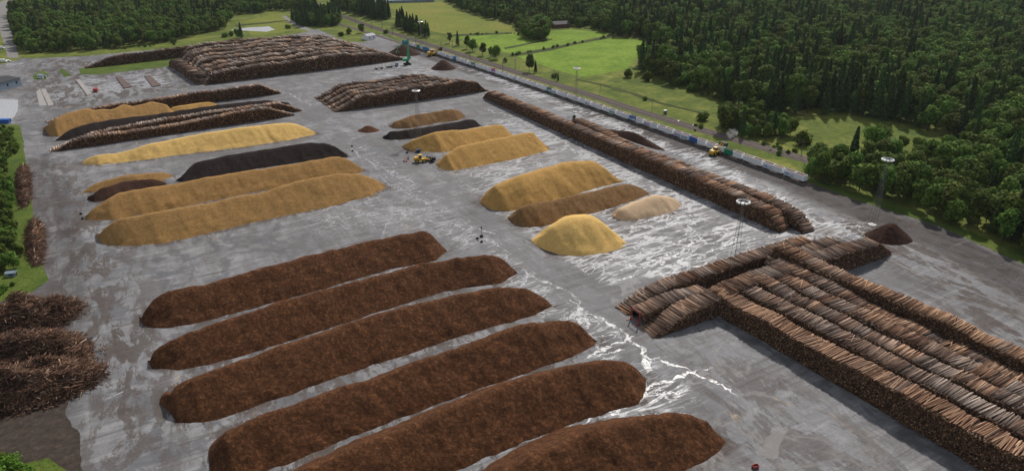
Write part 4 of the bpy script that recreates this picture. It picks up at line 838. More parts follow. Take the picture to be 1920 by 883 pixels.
GM = [graf_mat('graffiti_blue', [(0.0, (0.02, 0.06, 0.32)), (0.42, (0.08, 0.25, 0.55)), (0.52, (0.65, 0.68, 0.72)), (0.62, (0.04, 0.05, 0.25))], (0.55, 0.6, 0.65)),
      graf_mat('graffiti_mauve', [(0.0, (0.28, 0.06, 0.28)), (0.45, (0.55, 0.25, 0.42)), (0.53, (0.10, 0.12, 0.40)), (0.6, (0.6, 0.62, 0.66))], (0.55, 0.58, 0.62)),
      graf_mat('graffiti_cyan', [(0.0, (0.08, 0.36, 0.48)), (0.46, (0.2, 0.5, 0.62)), (0.55, (0.03, 0.12, 0.36)), (0.62, (0.4, 0.5, 0.1))], (0.55, 0.6, 0.65)),
      graf_mat('graffiti_green', [(0.0, (0.02, 0.30, 0.10)), (0.5, (0.05, 0.42, 0.16)), (0.6, (0.02, 0.1, 0.3))], (0.5, 0.58, 0.6))]
CL, CW, CH = 6.1, 2.6, 3.0
def container_mesh():
    mb = MB()
    t = 0.07
    for s in (-1, 1):
        mb.box((0, s * (CW / 2 - t), CH / 2), (CL - 0.1, t, CH - 0.1))
        for x in np.linspace(-CL / 2 + 0.3, CL / 2 - 0.3, 15): mb.box((x, s * (CW / 2 - 0.012), CH / 2 + 0.02), (0.16, 0.07, CH - 0.4))
        mb.box((0, s * (CW / 2 - 0.02), CH - 0.07), (CL, 0.14, 0.14)); mb.box((0, s * (CW / 2 - 0.02), 0.09), (CL, 0.14, 0.18))
        mb.box((s * (CL / 2 - t), 0, CH / 2), (t, CW - 0.2, CH - 0.1)); mb.box((s * (CL / 2 - 0.02), 0, CH - 0.07), (0.12, CW, 0.14))
        for q in (-1, 1): mb.box((s * (CL / 2 - 0.06), q * (CW / 2 - 0.06), CH / 2), (0.16, 0.16, CH + 0.02))
    mb.box((0, 0, 0.1), (CL - 0.2, CW - 0.2, 0.12)); me = bpy.data.meshes.new('shell'); mb.bm.to_mesh(me); mb.bm.free(); return me
shells = {}
cm0 = container_mesh()
for k_, m_ in CM.items():
    me = cm0.copy(); me.materials.append(m_); shells[k_] = me
lx, ly = np.meshgrid(np.linspace(-CL / 2 + 0.12, CL / 2 - 0.12, 14), np.linspace(-CW / 2 + 0.12, CW / 2 - 0.12, 8), indexing='ij')
loads = []
for k_, mm in enumerate(('bark', 'bark', 'chip_brown')):
    z = 2.62 + 0.22 * np.cos(ly * 1.1) + vnoise(lx + 9, ly + 9, 1.2, 3, k_) * 0.25 + 0.1; me = grid_mesh('load', np.stack([lx, ly, z], -1)); me.materials.append(M[mm]); loads.append(me)
M['load_red'] = heap_mat('bark_load', (0.05, 0.016, 0.01), (0.12, 0.04, 0.025), (0.2, 0.09, 0.06), 1.5, 0.6)
for me in loads[:2]: me.materials.clear(); me.materials.append(M['load_red'])
grafs = []
for g in GM:
    mb = MB(); mb.box((0, -CW / 2 - 0.03, 0.95), (CL - 0.7, 0.02, 1.5)); me = bpy.data.meshes.new('graffiti'); mb.bm.to_mesh(me); mb.bm.free(); me.materials.append(g); grafs.append(me)
# flat wagon
def make_wagon():
    r = empty('flat_wagon'); tag(r, 'black flat wagon under the containers of the train', 'wagon', 'flat wagons of the container train')
    f = MB(); f.box((0, 0, 1.05), (13.0, 1.0, 0.35)); 
    for s in (-1, 1): f.box((0, s * 1.15, 1.08), (12.9, 0.16, 0.26)); f.box((s * 6.4, 0, 1.05), (0.3, 2.6, 0.35))
    for x in (-4, -1.5, 1.5, 4): f.box((x, 0, 1.08), (0.3, 2.4, 0.2))
    for s in (-1, 1):
        for q in (-1, 1): f.tube((s * 6.5, q * 0.85, 1.05), (s * 6.85, q * 0.85, 1.05), 0.2, n=8)
    f.build('frame', M['black_steel'], r)
    for s in (-1, 1):
        b = MB(); 
        for q in (-1, 1): b.box((0, q * 1.0, 0.55), (2.4, 0.18, 0.35))
        b.box((0, 0, 0.62), (0.4, 2.0, 0.25)); bo = b.build('bogie', M['black_steel'], r, (s * 4.6, 0, 0))
        for q in (-0.9, 0.9):
            w_ = MB(); w_.tube((q, -0.85, 0.46), (q, 0.85, 0.46), 0.07, n=6)
            for e in (-0.75, 0.75): w_.tube((q, e - 0.07, 0.46), (q, e + 0.07, 0.46), 0.46, n=14)
            w_.build('wheelset', M['rail'], bo)
    return r
wag0 = make_wagon()
COLX = [(1376, 'green'), (1306, 'blue'), (1192, 'blue'), (1031, 'green'), (926, 'magenta'), (888, 'green'), (853, 'azure'), (803, 'azure'), (798, 'azure'), (786, 'green'), (765, 'blue'), (757, 'azure')]
GRX = {1485: 0, 1450: 0, 1292: 2, 1275: 1, 1215: 1, 1185: 0, 1147: 3, 1107: 0, 1100: 0, 1031: 0, 1042: 2, 966: 0, 838: 0, 890: 0, 928: 0, 813: 2}
pitch = 13.75; nw = int(TL / pitch); used_c = set(); used_g = set(); cinfo = []
for i in range(nw + 1):
    tc_ = TL - 6.6 - i * pitch
    if tc_ < -4: break
    p = sid_pt(tc_); q = sid_pt(tc_ + 1); ang = math.atan2(q[1] - p[1], q[0] - p[0])
    wg = wag0 if i == 0 else copy_tree(wag0); wg.location = (p[0], p[1], 0.27 - 0.0); wg.rotation_euler = (0, 0, ang)
    for s in (1, -1):
        pc = p + np.array([math.cos(ang), math.sin(ang)]) * s * 3.15; x, y, d = PR(np.array([[pc[0], pc[1], 3.0]])); cinfo.append([pc, ang, x[0], d[0]])
nearest = lambda x0: min(range(len(cinfo)), key=lambda k: abs(cinfo[k][2] - x0))
cc_ = {nearest(x): c for x, c in COLX}; gg_ = {nearest(x): g for x, g in GRX.items()}
word = {'blue': 'dark blue', 'green': 'green', 'azure': 'bright blue', 'magenta': 'magenta'}
gword = ['blue graffiti', 'mauve graffiti', 'light blue graffiti', 'green graffiti']
ncnt = {}
for k_, (pc, ang, x, d) in enumerate(cinfo):
    c = cc_.get(k_, 'white' if random.random() < 0.6 else 'grey'); g = gg_.get(k_)
    e = empty('container', (pc[0], pc[1], 1.53), ang)
    link_o = bpy.data.objects.new('shell', shells[c]); COL.objects.link(link_o); link_o.parent = e
    lo = bpy.data.objects.new('load', loads[k_ % 3]); COL.objects.link(lo); lo.parent = e
    if g is not None: go = bpy.data.objects.new('graffiti', grafs[g]); COL.objects.link(go); go.parent = e
    if c in word:
        prev = next((j for j in range(k_ - 1, -1, -1) if cc_.get(j)), None)
        lab = '%s open-top container, number %d from the near end of the train' % (word[c], k_ + 1)
    elif g is not None: lab = 'white open-top container with %s, %d from the near end of the train' % (gword[g], k_ + 1)
    else: lab = 'plain white open-top container of wood residue on the long train'
    tag(e, lab, 'container', 'open-top containers on the train')

# catenary poles along the main line
def cat_pole():
    r = empty('catenary_pole'); tag(r, 'thin lattice catenary pole beside the main line tracks', 'pole', 'catenary poles along the railway')
    m_ = MB()
    for a, b in ((-0.18, -0.18), (0.18, -0.18), (0.18, 0.18), (-0.18, 0.18)): m_.tube((a, b, 0), (a, b, 8.6), 0.06, n=4)
    for k in range(9): m_.tube((-0.18, -0.18, k), (0.18, -0.18, k + 0.9), 0.03, n=4); m_.tube((0.18, 0.18, k), (-0.18, 0.18, k + 0.9), 0.03, n=4)
    m_.build('post', M['metal'], r)
    a = MB(); a.tube((0, 0, 7.2), (-4.2, 0, 7.4), 0.05, n=4); a.tube((0, 0, 8.4), (-4.2, 0, 7.4), 0.04, n=4); a.tube((-4.0, 0, 7.4), (-4.2, 0, 6.2), 0.04, n=4); a.build('arm', M['metal'], r); return r
cp = cat_pole(); first = True
for t in np.arange(t_[1] + 20, t_[-1] - 10, 58.0):
    for sgn in (1, -1):
        if sgn == -1 and t > 0: continue
        p = rail_pt(t, 6.6 * sgn); o = cp if first else copy_tree(cp); first = False
        o.location = (p[0], p[1], 0); o.rotation_euler = (0, 0, math.atan2(RN[1], RN[0]) + (0 if sgn == 1 else math.pi))

# ---------------------------------------------------------------- light masts
def mast():
    r = empty('light_mast'); m_ = MB(); Hm = 30.0
    def leg(k, z): 
        w_ = 1.1 * (1 - z / Hm) + 0.32; return Vector(((-1, 1, 1, -1)[k] * w_, (-1, -1, 1, 1)[k] * w_, z))
    zs = [0]; 
    while zs[-1] < Hm - 1: zs.append(min(Hm, zs[-1] + max(1.2, 2.6 * (1 - zs[-1] / 45))))
    for a, b in zip(zs[:-1], zs[1:]):
        for k in range(4):
            m_.tube(leg(k, a), leg(k, b), 0.05, n=4, cap=False); m_.tube(leg(k, a), leg((k + 1) % 4, b), 0.022, n=4, cap=False); m_.tube(leg(k, b), leg((k + 1) % 4, b), 0.022, n=4, cap=False)
    m_.box((0, 0, 0.15), (3.2, 3.2, 0.3)); m_.build('tower', M['metal'], r)
    h = MB()
    for k in range(16):
        a = k * math.pi / 8; b = (k + 1) * math.pi / 8
        for rr_, zz in ((1.9, Hm + 0.2), (1.9, Hm + 0.9)): h.tube((rr_ * math.cos(a), rr_ * math.sin(a), zz), (rr_ * math.cos(b), rr_ * math.sin(b), zz), 0.06, n=4)
        if k % 2 == 0: h.tube((0, 0, Hm), (1.9 * math.cos(a), 1.9 * math.sin(a), Hm + 0.2), 0.05, n=4)
    h.box((0, 0, Hm + 0.1), (1.4, 1.4, 0.12)); h.build('platform', M['metal'], r)
    me = None
    for k in range(10):
        a = k * math.pi / 5
        if me is None:
            l = MB(); l.box((2.15, 0, Hm + 0.55), (0.75, 1.0, 0.55), ry=0.5, bev=0.08); lo = l.build('floodlight', M['lampwhite'], r); me = lo.data
        else: lo = bpy.data.objects.new('floodlight', me); COL.objects.link(lo); lo.parent = r
        lo.rotation_euler = (0, 0, a)
    return r
MASTS = [((1394, 378), 'tall light mast rising from the log stacks on the right', 0), ((1665, 299), 'light mast in front of the dark wood right of the train', 0), ((780, 170), 'light mast seen before the middle log block', 0),
         ((1082, 128), 'light mast whose lamps stand before the bright green field', 0), ((788, 41), 'farthest light mast, by the loader and the far part of the train', 0)]
m0_ = mast(); m0_.rotation_euler = (0, 0, 0.5); first = True
for (tx, ty), lab, _ in MASTS:
    top = G(tx, ty, 30.6); o = m0_ if first else copy_tree(m0_); first = False
    o.location = (top[0], top[1], 0); tag(o, lab, 'light mast', 'tall lattice light masts of the yard')

# ---------------------------------------------------------------- machines
def loader(label, loc, rz, raised=False, s=1.0):
    r = empty('wheel_loader', loc, rz); r.scale = (s, s, s); tag(r, label, 'wheel loader')
    b = MB(); b.prism([(-4.1, 1.0), (-4.1, 2.0), (-3.6, 2.7), (-1.2, 2.9), (-0.9, 2.0), (-0.3, 1.9), (-0.3, 1.0), (-1.5, 0.9)], -1.15, 1.15)
    b.prism([(-0.3, 1.0), (-0.3, 1.8), (1.8, 1.9), (2.2, 1.3), (1.8, 0.8)], -0.8, 0.8)
    for q in (-1, 1): b.box((-2.3, q * 1.35, 1.95), (2.2, 0.6, 0.12)); b.box((1.1, q * 1.3, 1.95), (1.9, 0.6, 0.12))
    b.build('body', M['yellow'], r)
    c = MB(); c.box((-0.75, 0, 2.95), (1.6, 1.7, 1.7), taper=0.9, bev=0.05); cb = c.build('cab', M['glass'], r)
    c = MB(); c.box((-0.75, 0, 3.86), (1.9, 1.9, 0.16), bev=0.04); c.build('cab_roof', M['yellow'], cb)
    for x in (-2.3, 1.2):
        for q in (-1, 1):
            t = MB(); t.tube((x, q * 1.0, 0.95), (x, q * 1.62, 0.95), 0.95, n=20); ty = t.build('wheel', M['rubber'], r)
            t = MB(); t.tube((x, q * 1.6, 0.95), (x, q * 1.66, 0.95), 0.5, n=16); t.build('rim', M['yellow'], ty)
    ang = R(38) if raised else R(-18); a = MB(); piv = Vector((1.2, 0, 2.1)); d = Vector((math.cos(ang), 0, math.sin(ang))) * (4.6 if raised else 3.1); tip = piv + d
    for q in (-0.6, 0.6): a.box(((piv.x + tip.x) / 2, q, (piv.z + tip.z) / 2), (d.length, 0.22, 0.45), ry=-ang)
    a.tube((1.4, 0, 1.4), ((piv.x + tip.x) / 2 + 0.3, 0, (piv.z + tip.z) / 2), 0.13, n=8); a.build('lift_arm', M['yellow'], r)
    k = MB(); tp = (0.35 if raised else 0.0)
    def bp(x, z): 
        cs, sn = math.cos(-R(50)) if raised else 1, math.sin(-R(50)) if raised else 0; return (tip.x + x * cs - z * sn, tip.z + x * sn + z * cs)
    W_ = 2.0; k.prism([bp(0, -0.7), bp(0.3, -1.0), bp(2.3, -1.0), bp(2.3, -0.9), bp(0.5, -0.8), bp(0.3, 0.2), bp(0.9, 1.0), bp(0.7, 1.1), bp(0.05, 0.4)], -W_, W_)
    for q in (-1, 1): k.prism([bp(0.1, -0.9), bp(2.3, -0.95), bp(0.9, 1.0), bp(0.1, 0.4)], q * W_ - 0.05, q * W_ + 0.05)
    k.build('bucket', M['black_steel'], r); return r
p = G(1345, 290); loader('yellow wheel loader tipping its raised black bucket into the train', (p[0] - 1.0, p[1], 0), math.atan2(0.62, 0.78), True, 1.2)
heap_ = None
p = G(812, 105); loader('small yellow wheel loader with raised bucket at the far part of the train', (p[0], p[1], 0), math.atan2(0.6, 0.8), True, 1.5)
p = G(791, 304); loader('yellow loader with its bucket lowered beside a golden chip heap', (p[0], p[1], 0), R(8), False, 1.1)
# dust over the tipping loader
dm = bpy.data.materials.new('dust'); dm.use_nodes = True; dm.node_tree.nodes.clear(); dn_ = dm.node_tree
ou = dn_.nodes.new('ShaderNodeOutputMaterial'); pv = dn_.nodes.new('ShaderNodeVolumePrincipled'); pv.inputs['Color'].default_value = (0.85, 0.83, 0.8, 1)
tcc = dn_.nodes.new('ShaderNodeTexCoord'); no = dn_.nodes.new('ShaderNodeTexNoise'); no.inputs['Scale'].default_value = 0.5; no.inputs['Detail'].default_value = 4
rp = dn_.nodes.new('ShaderNodeValToRGB'); rp.color_ramp.elements[0].position = 0.46; rp.color_ramp.elements[0].color = (0, 0, 0, 1); rp.color_ramp.elements[1].position = 0.72; rp.color_ramp.elements[1].color = (0.5, 0.5, 0.5, 1)
dn_.links.new(tcc.outputs['Object'], no.inputs['Vector']); dn_.links.new(no.outputs['Fac'], rp.inputs[0]); dn_.links.new(rp.outputs[0], pv.inputs['Density']); dn_.links.new(pv.outputs[0], ou.inputs['Volume'])
bm = bmesh.new(); bmesh.ops.create_icosphere(bm, subdivisions=3, radius=1.0); me = bpy.data.meshes.new('dust_cloud'); bm.to_mesh(me); bm.free(); me.transform(Matrix.Diagonal((3.6, 2.4, 3.4, 1)))
p = G(1368, 275); o = link('dust_cloud', me, dm); o.location = (p[0] + 1.0, p[1] + 2, 7.5); tag(o, 'thin pale dust rising from the tipped bucket above the train', 'dust', None, 'stuff')

# attachments parked beside the third loader
def attachment(label, px, kind_):
    p = G(*px); r = empty(kind_, (p[0], p[1], 0), random.uniform(0, 3)); tag(r, label, 'attachment')
    return r
r = attachment('red fork attachment standing on the asphalt left of the loader', (766, 298), 'fork_attachment')
m_ = MB(); m_.box((0, 0, 1.2), (2.4, 0.2, 0.25)); m_.box((0, 0, 0.3), (2.4, 0.2, 0.2)); m_.box((-1.1, 0, 0.9), (0.15, 0.2, 1.8)); m_.box((1.1, 0, 0.9), (0.15, 0.2, 2.2)); m_.build('frame', M['red'], r)
for x in (-0.7, 0.7): m_ = MB(); m_.box((x, 0.8, 0.12), (0.16, 1.7, 0.1)); m_.build('tine', M['black_steel'], r)
r = attachment('low dark red grapple lying on the asphalt left of the loader', (760, 303), 'grapple')
m_ = MB(); m_.prism([(-1.2, 0), (-0.9, 0.7), (-0.2, 1.1), (0.0, 0.9), (-0.5, 0.5), (-0.8, 0.0)], -0.5, 0.5); m_.build('claw', M['red'], r)
m_ = MB(); m_.prism([(1.2, 0), (0.9, 0.7), (0.2, 1.1), (0.0, 0.9), (0.5, 0.5), (0.8, 0.0)], -0.5, 0.5); m_.build('claw', M['red'], r)
r = attachment('dark blue bucket on a black drawbar behind the loader', (779, 286), 'bucket_trailer'); r.rotation_euler = (0, 0, 0.25)
m_ = MB(); m_.prism([(0.5, 0.4), (0.2, 1.5), (3.0, 1.9), (2.7, 0.5)], -1.1, 1.1); m_.build('hopper', base('dark_blue', (0.02, 0.05, 0.10), 0.5, 0.4), r)
m_ = MB(); m_.tube((0.4, 0, 0.6), (-4.2, 0, 0.6), 0.15); m_.box((-4.8, 0, 0.6), (1.4, 0.9, 0.7)); m_.build('drawbar', M['black_steel'], r)
for q in (-1.2, 1.2): m_ = MB(); m_.tube((1.6, q - 0.15, 0.5), (1.6, q + 0.15, 0.5), 0.5, n=14); m_.build('wheel', M['rubber'], r)
r = attachment('large black high-tip bucket on the ground right of the loader', (808, 300), 'loader_bucket'); r.rotation_euler = (0, 0, 0.2)
m_ = MB(); m_.prism([(-2.4, 0), (-2.6, 1.4), (-1.8, 2.4), (0.6, 2.2), (2.2, 1.3), (2.6, 0.0)], -1.5, 1.5); m_.build('shell', base('blue_black', (0.025, 0.035, 0.05), 0.5, 0.4), r)
m_ = MB(); m_.tube((2.2, -1.5, 1.0), (2.2, 1.5, 1.0), 0.5, n=14); m_.build('roller', M['rubber'], r)

# green material handler
def handler(loc, rz):
    r = empty('material_handler', loc, rz); tag(r, 'tall green log crane holding a bundle of logs at the end of the far block', 'crane')
    m_ = MB(); m_.box((0, 0, 1.6), (4.6, 1.6, 1.0), bev=0.1); m_.tube((0, 0, 2.0), (0, 0, 3.6), 1.2, n=16); m_.build('undercarriage', M['black_steel'], r)
    for q in (-1, 1): m_ = MB(); m_.box((0, q * 2.0, 0.75), (6.4, 1.0, 1.4), bev=0.35); m_.build('track', M['rubber'], r)
    m_ = MB(); m_.box((-1.2, 0, 4.8), (6.0, 3.2, 2.2), bev=0.25); m_.build('engine_house', M['green'], r)
    m_ = MB(); m_.box((2.4, 1.4, 6.4), (2.2, 1.7, 2.4), taper=0.9, bev=0.1); m_.build('cab', M['glass'], r)
    A = Vector((1.2, 0, 5.2)); B = Vector((1.6, 0, 17.5)); C = Vector((2.4, 0, 23.5)); D = Vector((-8.5, 0, 15.5))
    m_ = MB(); m_.tube(A, B, 1.1, 0.8, n=4); m_.tube(B, C, 0.8, 0.5, n=4); m_.build('boom', M['green'], r)
    m_ = MB(); m_.tube(B + Vector((0.5, 0, 5)), D, 0.55, 0.35, n=4); m_.tube(A + Vector((1.5, 0, 1)), B, 0.25, n=6); m_.build('stick', M['green'], r)
    g = MB(); g.tube(D, D + Vector((0, 0, -2.4)), 0.2, n=6)
    for q in (-1, 1): g.prism([(D.x + q * 0.2, D.z - 2.2), (D.x + q * 1.6, D.z - 3.2), (D.x + q * 1.2, D.z - 4.6), (D.x + q * 1.0, D.z - 3.2)], -0.5, 0.5)
    g.build('grapple', M['green'], r); return r
p = G(764, 122); handler((p[0], p[1], 0), R(25))
# truck and log trailer in front of the far block
def log_truck(label, px, rz, cabcol):
    p = G(*px); r = empty('log_truck', (p[0], p[1], 0), rz); tag(r, label, 'truck')
    m_ = MB(); m_.box((0, 0, 1.1), (11, 1.0, 0.35)); m_.box((-8.5 - 3.5, 0, 1.1), (9, 1.0, 0.35)); m_.tube((-5, 0, 1), (-8, 0, 1), 0.12)
    m_.build('chassis', M['black_steel'], r)
    m_ = MB(); m_.box((6.2, 0, 2.2), (2.3, 2.5, 2.6), taper=0.94, bev=0.15); c = m_.build('cab', cabcol, r)
    m_ = MB(); m_.box((7.37, 0, 2.6), (0.06, 2.1, 0.9)); m_.build('windscreen', M['glass'], c)
    for x in (5.8, 0.5, -0.9, -3.2, -9.5, -14.5):
        for q in (-1, 1): m_ = MB(); m_.tube((x, q * 0.85, 0.52), (x, q * 1.25, 0.52), 0.52, n=14); m_.build('wheel', M['rubber'], r)
    for x in (3.8, 1.2, -1.6, -4.4, -8.8, -12, -15.5):
        m_ = MB(); m_.box((x, 0, 1.4), (0.2, 2.5, 0.2))
        for q in (-1, 1): m_.box((x, q * 1.2, 2.5), (0.16, 0.12, 2.3))
        m_.build('bunk', M['metal'], r)
    return r
log_truck('dark empty log truck with trailer parked before the far log block', (733, 127), R(38), M['bluegrey'])
# red stanchions by the aisle
p = A0 + PILE_N * 11.2 - PILE * 1.3; r = empty('log_stanchion', (p[0], p[1], 0), math.atan2(PILE_N[1], PILE_N[0])); tag(r, 'red steel stanchion frame holding the end of a short log stack', 'stanchion')
for x in (-2.2, 2.2): m_ = MB(); m_.box((x, 0, 2.6), (0.34, 0.34, 5.2)); m_.box((x, 0.8, 0.15), (0.3, 2.0, 0.3)); m_.build('post', M['red'], r)
for z in (0.9, 4.9): m_ = MB(); m_.box((0, 0, z), (4.4, 0.22, 0.25)); m_.build('crossbar', M['red'], r)

# ---------------------------------------------------------------- buildings and small site items
def gable(label, px, rz, dx, dy, h, rh, wallm, roofm, name='shed', wins=2):
    p = G(*px) if len(px) == 2 else px; r = empty(name, (p[0], p[1], -0.1), rz); tag(r, label, 'building')
    m_ = MB(); m_.box((0, 0, h / 2), (dx, dy, h)); m_.prism([(-dx / 2, 0), (dx / 2, 0), (0, 1)], 0, 0.001) if False else None; m_.build('wall', wallm, r)
    m_ = MB(); m_.bm.free(); m_.bm = bmesh.new()
    o = 0.4; prof = [(-dy / 2 - o, h - 0.1), (0, h + rh), (dy / 2 + o, h - 0.1), (dy / 2 + o, h + 0.12), (0, h + rh + 0.25), (-dy / 2 - o, h + 0.12)]
    m_.prism(prof, -dx / 2 - o, dx / 2 + o); ro = m_.build('roof', roofm, r); ro.rotation_euler = (0, 0, R(90))
    m_ = MB(); m_.prism([(-dy / 2, h), (dy / 2, h), (0, h + rh)], -dx / 2 + 0.05, dx / 2 - 0.05); g = m_.build('gable_wall', wallm, r); g.rotation_euler = (0, 0, R(90))
    for k in range(wins):
        x = -dx / 2 + dx * (k + 0.5) / wins; m_ = MB(); m_.box((x, -dy / 2 - 0.02, h * 0.55), (min(1.6, dx / wins * 0.5), 0.08, h * 0.35)); m_.build('window', M['glass'], r)
    m_ = MB(); m_.box((dx / 2 + 0.02, 0, 1.1), (0.08, 1.2, 2.1)); m_.build('door', M['black_steel'], r)
    return r
gable('small white shed with a grey roof beside the railway', (692, 74), R(52), 12, 9, 4.2, 1.8, M['white'], M['greyroof'])
gable('low white building above the tree line near the railway top', (682, 6), R(0), 75, 20, 6, 2, M['white'], M['white'], 'warehouse', 6)
gable('long pale blue roofed hall at the top beside the hay meadow', (745, 5), R(12), 115, 16, 4, 2.5, M['bluegrey'], base('blue_roof', (0.42, 0.50, 0.58), 0.4, 0.4), 'hall', 6)
gable('blue grey flat building cut by the left edge', (-6, 166), R(80), 26, 22, 6, 1.2, M['bluegrey'], M['black_steel'], 'workshop', 3)
gable('dark roofed house among the trees behind the green fields', (1050, 52), R(20), 20, 12, 4.5, 3, base('wood_wall', (0.12, 0.05, 0.035), 0.8), base('dark_roof', (0.07, 0.06, 0.06), 0.8), 'house', 3)
def van(label, px, rz, mat, L_=5.5, W_=2.0, H_=2.2):
    p = G(*px); r = empty('parked_van', (p[0], p[1], 0), rz); tag(r, label, 'van')
    m_ = MB(); m_.prism([(-L_ / 2, 0.4), (-L_ / 2, H_), (L_ * 0.25, H_), (L_ * 0.38, H_ * 0.58), (L_ / 2, H_ * 0.52), (L_ / 2, 0.4)], -W_ / 2, W_ / 2); m_.build('body', mat, r)
    m_ = MB(); m_.box((L_ * 0.32, 0, H_ * 0.78), (0.3, W_ * 0.86, H_ * 0.3), ry=-0.5); m_.build('windscreen', M['glass'], r)
    for x in (-L_ * 0.3, L_ * 0.3):
        for q in (-1, 1): m_ = MB(); m_.tube((x, q * W_ / 2 - 0.12, 0.36), (x, q * W_ / 2 + 0.12, 0.36), 0.36, n=12); m_.build('wheel', M['rubber'], r)
    return r
van('white van parked at the left edge below the gravel road', (6, 117), 0.1, M['white'], 7, 2.4, 2.8)
van('small white car beside the white van on the left edge', (15, 116), 0.3, M['white'], 4.6, 1.9, 1.6)
van('white car parked by the house among the trees', (1058, 44), 0.5, M['white'], 7, 2.4, 2.4)
van('red and blue truck standing by the concrete ramp', (180, 172), 2.0, M['red'], 7.5, 2.8, 2.8)
van('white caravan beside the pale van above the fields', (3, 92), 0.1, M['white'], 6, 2.2, 2.5)
# weigh-house
p = G(80, 147); gable('small pale weigh-house on its green island', (80, 147), R(-20), 6, 4, 2.8, 0.6, M['white'], M['bluegrey'], 'kiosk', 2)
def ramp(label, pts, h, mat, name='ramp'):
    P = [G(*q) for q in pts]; bm = bmesh.new(); lo = [bm.verts.new((q[0], q[1], 0)) for q in P]; hi = [bm.verts.new((q[0], q[1], h)) for q in P]
    bm.faces.new(hi); n = len(P)
    for i in range(n): bm.faces.new((lo[i], lo[(i + 1) % n], hi[(i + 1) % n], hi[i]))
    bmesh.ops.recalc_face_normals(bm, faces=bm.faces[:]); me = bpy.data.meshes.new(name); bm.to_mesh(me); bm.free(); o = link(name, me, mat); tag(o, label, 'ramp'); return o
ramp('pale concrete weighing ramp left of the red and blue truck', [(142, 151), (150, 150), (173, 177), (164, 180)], 0.6, M['concrete'], 'weighbridge')
ramp('brownish weighing ramp, nearer one of the two beside white water', [(218, 146), (227, 145), (248, 164), (233, 167)], 0.7, M['rust'], 'weighbridge')
ramp('brownish weighing ramp closest to the far log block', [(271, 144), (281, 143), (302, 161), (286, 164)], 0.7, M['rust'], 'weighbridge')
ramp('cracked pale concrete slab below the weigh-house, left half', [(68, 172), (75, 167), (88, 198), (74, 199)], 0.08, M['concrete'], 'slab')
ramp('cracked pale concrete slab below the weigh-house, right half', [(77, 168), (85, 167), (101, 197), (91, 199)], 0.08, M['concrete'], 'slab')
p = G(4, 231); r = empty('blue_skip', (p[0], p[1], 0), 0.05); tag(r, 'bright blue skip at the left edge above the green verge', 'skip')
m_ = MB(); m_.prism([(-5, 0), (-5.6, 2.6), (5.6, 2.6), (5, 0)], -1.6, 1.6); m_.build('hull', M['blue'], r); m_ = MB(); m_.box((0, 0, 2.66), (11.4, 3.4, 0.14)); m_.build('rim', M['blue'], r)
p = G(23, 516); gable('tiny grey box hut in the bushes on the left', (23, 517), R(15), 3.0, 1.6, 1.6, 0.3, M['bluegrey'], M['bluegrey'], 'utility_hut', 1)
p = G(903, 444); r = empty('marker_post', (p[0], p[1], 0)); tag(r, 'thin black marker post on a heavy base in the aisle', 'post')
m_ = MB(); m_.tube((0, 0, 0), (0, 0, 0.7), 0.9, 0.6, n=12); m_.build('base', M['rubber'], r); m_ = MB(); m_.tube((0, 0, 0.6), (0, 0, 4.2), 0.09, n=6); m_.build('pole', M['black_steel'], r); m_ = MB(); m_.box((0, 0, 4.4), (0.6, 0.25, 0.7), bev=0.05); m_.build('head', M['black_steel'], r)
for (q, lab) in (((660, 275), 'upper of two small black blocks on the aisle right of the black heap'), ((661, 284), 'lower of two small black blocks on the aisle right of the black heap'), ((903, 454), 'small black block just below the marker post'), ((895, 448), 'small black block left of the marker post base'),
                 ((152, 402), 'upper small dark block at the left end of the tan heap'), ((155, 411), 'lower small dark block at the left end of the tan heap')):
    p = G(*q); m_ = MB(); m_.box((0, 0, 0.4), (1.1, 0.8, 0.8), taper=0.7, bev=0.12); o = m_.build('block', M['rubber'], None, (p[0], p[1], 0)); o.rotation_euler = (0, 0, random.random()); tag(o, lab, 'block')
p = G(1416, 876); r = empty('toolbox', (p[0], p[1], 0), 0.3); tag(r, 'small dark red open box on the wet asphalt at the lower edge', 'box')
m_ = MB()
for s_1 in (-1, 1): m_.box((0, s_1 * 0.45, 0.5), (1.6, 0.08, 0.6)); m_.box((s_1 * 0.78, 0, 0.5), (0.08, 0.9, 0.6))
m_.box((0, 0, 0.2), (1.5, 0.85, 0.06)); m_.build('shell', M['red'], r); m_ = MB()
for a in (-0.7, 0.7): m_.box((a, -0.35, 0.12), (0.1, 0.1, 0.24)); m_.box((a, 0.35, 0.12), (0.1, 0.1, 0.24))
m_.build('feet', M['black_steel'], r)
p = G(1247, 214); r = empty('relay_cabinet', (p[0], p[1], 0), 0.5); tag(r, 'grey relay cabinet beside the main line and the meadow', 'cabinet')
m_ = MB(); m_.box((0, 0, 1.3), (2.0, 1.4, 2.4), bev=0.05); m_.build('housing', M['metal'], r); m_ = MB(); m_.box((0, 0, 2.6), (2.3, 1.7, 0.12)); m_.build('lid', M['white'], r)
for q, lab in (((1272, 228), 'left'), ((1300, 236), 'right')):
    p = G(*q); m_ = MB(); m_.box((0, 0, 0.3), (1.8, 0.9, 0.6), bev=0.08); o = m_.build('trackside_box', M['white'], None, (p[0], p[1], 0.0)); o.rotation_euler = (0, 0, 1.0); tag(o, 'low white box on the grass edge of the main line, %s one' % lab, 'box')

